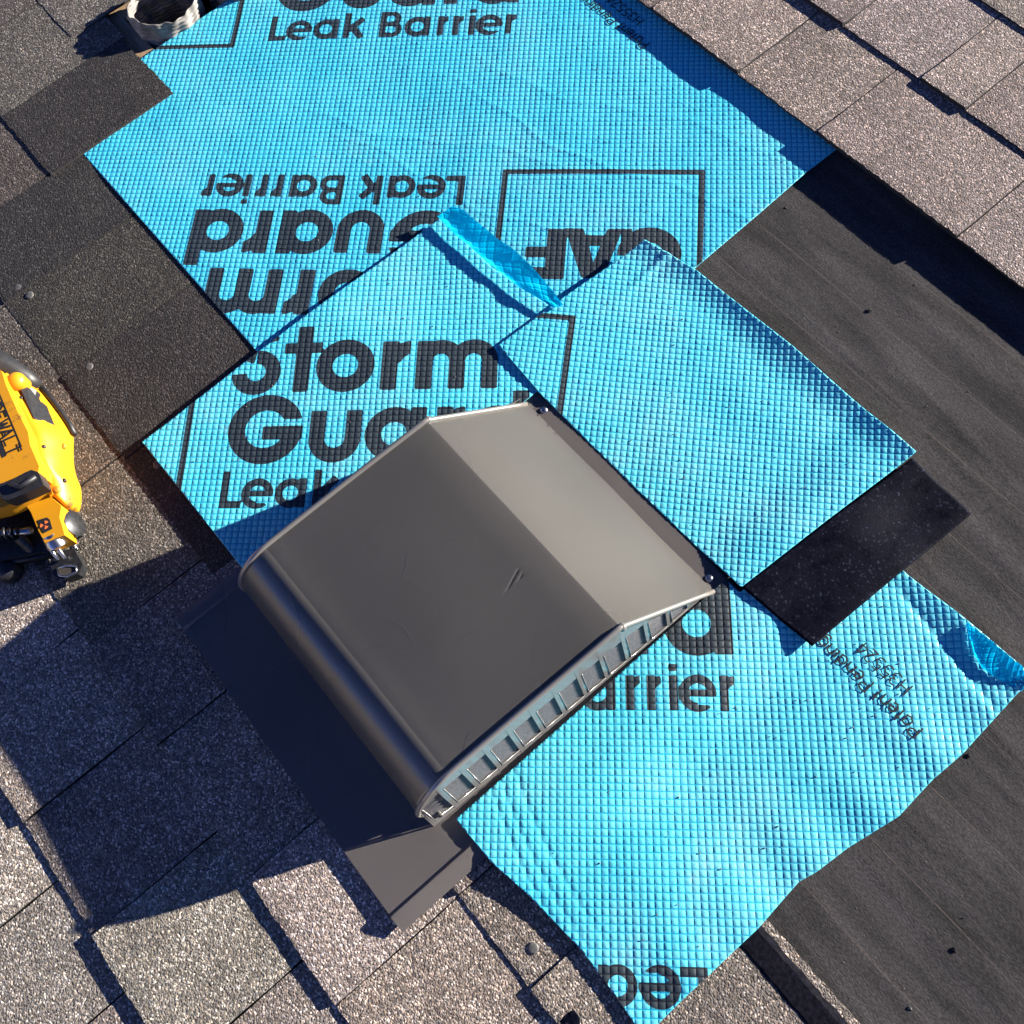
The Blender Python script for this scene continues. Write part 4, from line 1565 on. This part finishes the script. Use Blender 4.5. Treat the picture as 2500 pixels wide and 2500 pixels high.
# ================================================================ nail gun
# outline points of the gun's parts, mm in the roof frame
GUN = {
    'shell': [[[-871,-145,20],[-856,-140,20],[-842,-133,20],[-824,-129,20],[-802,-128,20],[-782,-128,20],[-761,-129,20],[-746,-131,20],[-732,-139,20],[-718,-147,20],[-703,-153,20],[-686,-157,20],[-673,-164,20],[-664,-172,20],[-666,-178,18]],[[-854,-143,39.3],[-838,-140,41],[-823,-135,41.8],[-808,-132,41.8],[-787,-132,41.8],[-768,-132,41.8],[-748,-133,41.8],[-735,-136,41.8],[-723,-142,41.8],[-710,-149,41.8],[-697,-155,41],[-682,-158,39.3],[-670,-165,36.8],[-662,-172,34.3],[-663,-178,27.2]],[[-842,-143,54],[-825,-141,57],[-810,-138,58.5],[-796,-137,58.5],[-778,-138,58.5],[-760,-139,58.5],[-742,-140,58.5],[-730,-143,58.5],[-719,-148,58.5],[-707,-153,58.5],[-696,-158,57],[-683,-161,54],[-672,-168,49.6],[-663,-174,45.2],[-663,-178,34.3]],[[-834,-143,63.2],[-817,-144,67],[-802,-143,68.9],[-790,-144,68.9],[-775,-145,68.9],[-758,-147,68.9],[-740,-148,68.9],[-731,-151,68.9],[-721,-155,68.9],[-710,-159,68.9],[-700,-162,67],[-690,-166,63.2],[-679,-172,57.6],[-669,-176,52],[-665,-179,38.7]],[[-833,-144,66],[-816,-147,70],[-801,-149,72],[-790,-151,72],[-778,-154,72],[-761,-156,72],[-745,-158,72],[-737,-161,72],[-730,-163,72],[-718,-166,72],[-710,-168,70],[-701,-172,66],[-690,-177,60],[-678,-179,54],[-670,-180,40]]],
    'body': [[-874,-164,88],[-831,-144,88],[-817,-140,88],[-798,-145,88],[-764,-151,88],[-732,-155,88],[-717,-161,88],[-689,-166,88],[-683,-171,88],[-690,-174,88],[-694,-187,88],[-700,-207,88],[-721,-246,88]],
    'body_low': [[-732,-250,74],[-708,-212,74],[-703,-192,74],[-699,-177,74],[-682,-175,74],[-675,-177,74],[-677,-190,74],[-684,-216,74],[-687,-224,74],[-709,-263,74]],
    'window': [[-800,-139,66],[-805,-132,62],[-799,-129,50],[-795,-133,50],[-788,-134,50],[-785,-132,45],[-751,-136,48],[-750,-141,54],[-758,-146,66]],
    'grip': [[-910,-175,45],[-871,-151,45],[-861,-143,40],[-849,-137,36],[-838,-132,30],[-828,-129,22]],
    'knob': [[-809,-137,76]],
    'latch': [[-700,-208,86],[-695,-197,86],[-692,-180,86],[-690,-174,86],[-683,-170,86],[-675,-171,86],[-666,-173,86],[-671,-191,86],[-677,-209,86],[-684,-214,86]],
    'nose': [[-689,-194,58],[-687,-183,58],[-672,-180,58],[-656,-177,58],[-646,-185,58],[-635,-188,58],[-625,-191,58],[-629,-201,58],[-632,-211,58],[-651,-209,58],[-672,-205,58],[-682,-205,58]],
    'sticker': [[-659,-204,58.6],[-655,-195,58.6],[-651,-194,58.6],[-640,-197,58.6],[-642,-206,58.6],[-647,-206,58.6]],
    'icon': [[-649,-201,59.2],[-648,-198,59.2]],
    'wheel': [[-646,-184,34],[-659,-186,34],[-632,-181,34]],
    'collar': [[-632,-205,46],[-635,-214,46],[-629,-195,46]],
    'rods': [[-637,-216,34],[-631,-216,34],[-634,-209,34],[-627,-210,34]],
    'foot': [[-637,-222,26],[-633,-210,26],[-631,-205,26],[-627,-198,26],[-615,-199,26],[-605,-200,26],[-599,-209,26],[-604,-224,26],[-615,-230,26],[-626,-227,26]],
    'foothole': [[-619,-223,26.5],[-616,-214,26.5],[-608,-206,26.5],[-602,-209,26.5],[-605,-220,26.5],[-611,-225,26.5]],
    'spring': [[-701,-268,44],[-685,-245,44],[-671,-228,44],[-664,-218,44]],
    'post': [[-669,-233,36],[-661,-233,36]],
    'spring2': [[-645,-196,20],[-628,-199,20]],
    'arm': [[-667,-266,22],[-661,-253,22],[-642,-221,22]],
    'round': [[-662,-267,20],[-662,-254,20]],
    'mech': [[-754,-270,30],[-722,-234,30],[-706,-211,30],[-671,-215,30],[-652,-218,30],[-631,-218,30],[-645,-225,30],[-661,-253,30],[-688,-306,30]],
    'hole1': [[-725,-143,46]],
    'hole2': [[-674,-172,62]],
    'text': [[[[-786.8,-171.7],[-783.1,-159],[-777.8,-159.9],[-775.8,-164.2],[-777.3,-169.3],[-781.5,-172.6],[-786.8,-171.7]]],[[[-767.4,-175.1],[-775.2,-173.8],[-771.5,-161.1],[-763.7,-162.4]],[[-773.4,-167.4],[-767.1,-168.5]]],[[[-760,-163.2],[-761.4,-176.2],[-756.1,-166.5],[-756.7,-177],[-750.7,-164.8]]],[[[-752.3,-177.8],[-744.5,-165.9],[-744.1,-179.2]],[[-749.7,-174.3],[-744.5,-175.2]]],[[[-737.3,-167.3],[-741,-179.8],[-733.9,-181]]],[[[-726.1,-169.3],[-718,-170.7]],[[-722.1,-170],[-725.7,-182.5]]]],
    'line1': [[-721.5,-168.7],[-825.5,-149.6]],
    'line2': [[-724.5,-185.6],[-825.6,-167.6]],
    'bar': [[-724.9,-192.8],[-725.5,-188],[-737.4,-185.9],[-778.6,-178.1],[-779.4,-183.8]],
}
gun = empty('nail_gun', (-0.74, -0.18, 0.006))
tag(gun, 'yellow and black pneumatic nail gun cut off by the left edge', 'nail gun')


def m3(p):
    return (p[0] * MM, p[1] * MM, p[2] * MM)


# magazine shell: bulged cover from its low outer edge up to the body seam
rows = GUN['shell']
nr, nc = len(rows), len(rows[0])
SUBR, SUBC = 18, 56


def cr_interp(pts, t):
    n = len(pts) - 1
    f = min(max(t, 0), 1) * n
    i = min(int(f), n - 1)
    f -= i
    p0, p1, p2, p3 = pts[max(i - 1, 0)], pts[i], pts[i + 1], pts[min(i + 2, n)]
    return tuple(0.5 * ((2 * b) + (-a + c) * f + (2 * a - 5 * b + 4 * c - d) * f * f + (-a + 3 * b - 3 * c + d) * f ** 3) for a, b, c, d in zip(p0, p1, p2, p3))


vv, fc = [], []
for i in range(SUBC + 1):
    tc_ = i / SUBC
    col_ = [cr_interp(r_, tc_) for r_ in rows]
    for j in range(SUBR + 1):
        p = cr_interp(col_, j / SUBR)
        # pressed recess line and the hollow that runs to the fixing screw
        dz = -1.6 * math.exp(-((j / SUBR - 0.30) / 0.05) ** 2) * (1 if 0.35 < tc_ < 0.56 else 0)
        vv.append((p[0], p[1], p[2] + dz))
    lo = vv[-(SUBR + 1)]
    vv.append((lo[0] - 9, lo[1] - 6, 9))
w_ = SUBR + 2
for i in range(SUBC):
    for j in range(SUBR):
        q0 = i * w_ + j
        fc.append((q0, q0 + w_, q0 + w_ + 1, q0 + 1))
    q0 = i * w_
    fc.append((i * w_ + SUBR + 1, (i + 1) * w_ + SUBR + 1, (i + 1) * w_, q0))
fc.append(tuple([SUBR + 1] + list(range(SUBR + 1)))[::-1])
fc.append(tuple([SUBC * w_ + SUBR + 1] + [SUBC * w_ + j for j in range(SUBR + 1)]))
shell = mesh_obj('magazine_cover', [m3(p) for p in vv], fc, M_YEL, gun, smooth=True)

bm = bmesh.new()
add_prism(bm, [m3(p) for p in GUN['body']], 0.070)
body = bm_obj('body', bm, M_YEL, gun, bevel=0.0028, segs=3, auto=R(40))
bm = bmesh.new()
add_prism(bm, [m3(p) for p in GUN['body_low']], 0.022)
bm_obj('lower_housing', bm, M_YEL, gun, bevel=0.002, segs=2, auto=R(40))
bm = bmesh.new()
add_prism(bm, [(p[0] * MM + 0.0006, p[1] * MM + 0.0008, p[2] * MM + 0.0030) for p in GUN['window']], 0.008)
bm_obj('rubber_inset', bm, M_BLK, shell, bevel=0.0008)
bm = bmesh.new()
add_tube(bm, [m3(p) for p in GUN['grip']], 0.014, 14, radii=[0.022, 0.020, 0.016, 0.013, 0.011, 0.008])
bm_obj('grip', bm, M_BLK, gun, smooth=True)
kx_, ky_, kz_ = GUN['knob'][0]
bm = bmesh.new()
add_dome(bm, (kx_ * MM, ky_ * MM, 0.071), 0.0105, 0.0085, 20, 6, base=0.012)
bm_obj('screw_boss', bm, M_YEL, gun, smooth=True)
bm = bmesh.new()
add_prism(bm, [(p[0] * MM, p[1] * MM, 0.0895) for p in GUN['latch']], 0.016)
latch = bm_obj('latch', bm, M_BLK, gun, bevel=0.002, segs=3, auto=R(40))
bm = bmesh.new()
lx = [Vector(m3(p)) for p in GUN['latch']]
add_tube(bm, [lx[1] + Vector((0.004, -0.002, 0.0045)), (lx[1] + lx[7]) * 0.5 + Vector((0.004, 0.002, 0.006)), lx[5] + Vector((-0.004, -0.003, 0.0045))], 0.0026, 8)
bm_obj('latch_rib', bm, M_BLK, latch, smooth=True)
bm = bmesh.new()
add_prism(bm, [m3(p) for p in GUN['nose']], 0.026)
nose = bm_obj('nose_block', bm, M_YEL, gun, bevel=0.0016, segs=2, auto=R(40))
bm = bmesh.new()
add_prism(bm, [m3(p) for p in GUN['sticker']], 0.0005)
st = bm_obj('warning_label', bm, M_BLK, nose)
ic = GUN['icon']
rr_ = math.hypot(ic[1][0] - ic[0][0], ic[1][1] - ic[0][1]) * MM * 1.2
bm = bmesh.new()
for i in range(3):
    a0 = i * 2 * PI / 3
    pts = [(ic[0][0] * MM + k * rr_ * math.cos(a0 + d), ic[0][1] * MM + k * rr_ * math.sin(a0 + d), 0.0589) for k, d in ((0.25, 0), (1.25, -0.55), (1.3, 0), (1.25, 0.55))]
    bm.faces.new([bm.verts.new(p) for p in pts])
bm_obj('warning_symbol', bm, M_DECAL, st)
# depth wheel
wc = Vector(m3(GUN['wheel'][0]))
wa = Vector((0.35, 0.75, 0.25)).normalized()
bm = bmesh.new()
add_tube(bm, [wc - wa * 0.007, wc - wa * 0.0055, wc + wa * 0.0045, wc + wa * 0.007], 0.013, 18, radii=[0.011, 0.0145, 0.0145, 0.010])
wh = bm_obj('depth_wheel', bm, M_BLKM, gun, auto=R(30))
for i in range(9):
    a = 2 * PI * i / 9
    u = wa.orthogonal().normalized()
    v_ = wa.cross(u)
    c_ = wc + (u * math.cos(a) + v_ * math.sin(a)) * 0.0145
    bm = bmesh.new()
    add_tube(bm, [c_ - wa * 0.0045, c_ + wa * 0.0045], 0.0019, 6)
    bm_obj('wheel_rib', bm, M_BLKM, wh)
# chrome collar, driver rods, contact foot
cc = Vector(m3(GUN['collar'][0]))
ca_ = Vector((0.62, -0.18, -0.42)).normalized()
bm = bmesh.new()
add_tube(bm, [cc - ca_ * 0.010, cc + ca_ * 0.001, cc + ca_ * 0.0045], 0.0105, 20, radii=[0.0098, 0.0108, 0.0102])
bm_obj('collar', bm, M_STEEL, gun, auto=R(30))
rd = GUN['rods']
for a, b in ((0, 1), (2, 3)):
    bm = bmesh.new()
    add_tube(bm, [Vector(m3(rd[a])) - Vector((0.008, -0.001, -0.004)), Vector(m3(rd[b])) + Vector((0.006, 0, -0.004))], 0.0021, 10)
    bm_obj('driver_rod', bm, M_STEEL, gun, smooth=True)
bm = bmesh.new()
add_prism(bm, [m3(p) for p in GUN['foot']], 0.015, taper=0.08)
foot = bm_obj('contact_foot', bm, M_BLKM, gun, bevel=0.0022, segs=2, auto=R(35))
bm = bmesh.new()
fh = [m3(p) for p in GUN['foothole']]
add_prism(bm, [(p[0], p[1], 0.0266) for p in fh], 0.0006)
bm_obj('nail_exit', bm, M_DARK, foot)
bm = bmesh.new()
add_tube(bm, [(p[0], p[1], 0.0268) for p in fh + fh[:1]], 0.0012, 8)
bm_obj('exit_rim', bm, M_STEEL, foot, smooth=True)
# trip rod with its coil spring
sp = [Vector(m3(p)) for p in GUN['spring']]
bm = bmesh.new()
add_tube(bm, sp, 0.0042, 12)
bm_obj('trip_rod', bm, M_STEEL, gun, smooth=True)


def coil(a, b, r, wire, turns):
    d = (b - a)
    ax = d.normalized()
    u = ax.orthogonal().normalized()
    v2 = ax.cross(u)
    n = int(turns * 14)
    bm = bmesh.new()
    add_tube(bm, [a + d * (i / n) + (u * math.cos(2 * PI * turns * i / n) + v2 * math.sin(2 * PI * turns * i / n)) * r for i in range(n + 1)], wire, 6)
    return bm


bm_obj('coil_spring', coil(sp[0], sp[2], 0.0058, 0.0016, 7), M_BLKM, gun, smooth=True)
s2 = [Vector(m3(p)) for p in GUN['spring2']]
bm_obj('coil_spring', coil(s2[0], s2[1], 0.0032, 0.0008, 9), M_STEEL, gun, smooth=True)
po = [Vector(m3(p)) for p in GUN['post']]
bm = bmesh.new()
add_tube(bm, [po[0] + Vector((0, 0, 0.006)), po[1] + Vector((0.004, 0, -0.010))], 0.0062, 14)
bm_obj('guide_post', bm, M_BLKM, gun, auto=R(40))
bm = bmesh.new()
add_prism(bm, [m3(p) for p in GUN['mech']], 0.022)
bm_obj('feed_base', bm, M_BLKM, gun, bevel=0.002, segs=2, auto=R(35))
ar = [Vector(m3(p)) for p in GUN['arm']]
bm = bmesh.new()
add_tube(bm, ar, 0.0034, 8)
bm_obj('trip_arm', bm, M_BLKM, gun, smooth=True)
ro = [Vector(m3(p)) for p in GUN['round']]
bm = bmesh.new()
add_dome(bm, (ro[0].x, ro[0].y, 0.020), 0.013, 0.009, 20, 5, base=0.013)
bm_obj('rubber_bumper', bm, M_BLKM, gun, smooth=True)
for k_, rad_ in (('hole1', 0.0034), ('hole2', 0.0040)):
    hx_, hy_, hz_ = GUN[k_][0]
    bm = bmesh.new()
    add_dome(bm, (hx_ * MM + 0.001, hy_ * MM + 0.001, hz_ * MM + 0.001), rad_, 0.0012, 14, 3, base=0.003)
    bm_obj('screw_recess', bm, M_ORNG, shell, smooth=True)


# parting seam between cover and body, and cover screws
bm = bmesh.new()
add_tube(bm, [Vector(m3(p)) + Vector((0.0006, 0.0008, 0.0006)) for p in rows[-1][1:12]], 0.0008, 6)
bm_obj('parting_seam', bm, M_DARK, gun)
for i_, t_ in ((3, 3), (8, 3), (11, 2)):
    p_ = Vector(m3(rows[t_][i_]))
    bm = bmesh.new()
    add_dome(bm, p_ - Vector((0, 0, 0.0008)), 0.0026, 0.0016, 12, 3, base=0.002)
    bm_obj('cover_screw', bm, M_BLKM, shell, smooth=True)
bm = bmesh.new()
hv_ = [Vector(m3(p)) for p in GUN['shell'][0][3:8]]
add_tube(bm, [p + Vector((0.001, 0.003, 0.004)) for p in hv_], 0.0034, 8)
bm_obj('side_bumper', bm, M_BLK, shell, smooth=True)


# maker's name and rules on the body
def ribbons(name, strokes, hw, z, mat, parent):
    bm = bmesh.new()
    for st_ in strokes:
        for a, b in zip(st_[:-1], st_[1:]):
            d = Vector((b[0] - a[0], b[1] - a[1], 0)) * MM
            L = d.length
            if L < 1e-6:
                continue
            d /= L
            nrm = Vector((-d.y, d.x, 0)) * hw
            A = Vector((a[0] * MM, a[1] * MM, z)) - d * hw * 0.8
            B = Vector((b[0] * MM, b[1] * MM, z)) + d * hw * 0.8
            z += 0.00002
            bm.faces.new([bm.verts.new(p) for p in (A - nrm, B - nrm, B + nrm, A + nrm)])
    return bm_obj(name, bm, mat, parent)


ribbons('printed_lettering', [s_ for l_ in GUN['text'] for s_ in l_], 0.0011, 0.0884, M_BLK, body)
ribbons('printed_rule', [GUN['line1']], 0.00055, 0.0883, M_BLK, body)
ribbons('printed_rule', [GUN['line2']], 0.00055, 0.0883, M_BLK, body)
ribbons('printed_rule', [[GUN['bar'][1], GUN['bar'][3]]], 0.0022, 0.0883, M_BLK, body)

# ================================================================ set the roof frame into the world
for o in list(bpy.data.objects):
    if o.parent is None and o.type not in ('CAMERA', 'LIGHT') and 'world' not in o:
        o.matrix_basis = ROOF @ o.matrix_basis
if 'world' in ground:
    del ground['world']
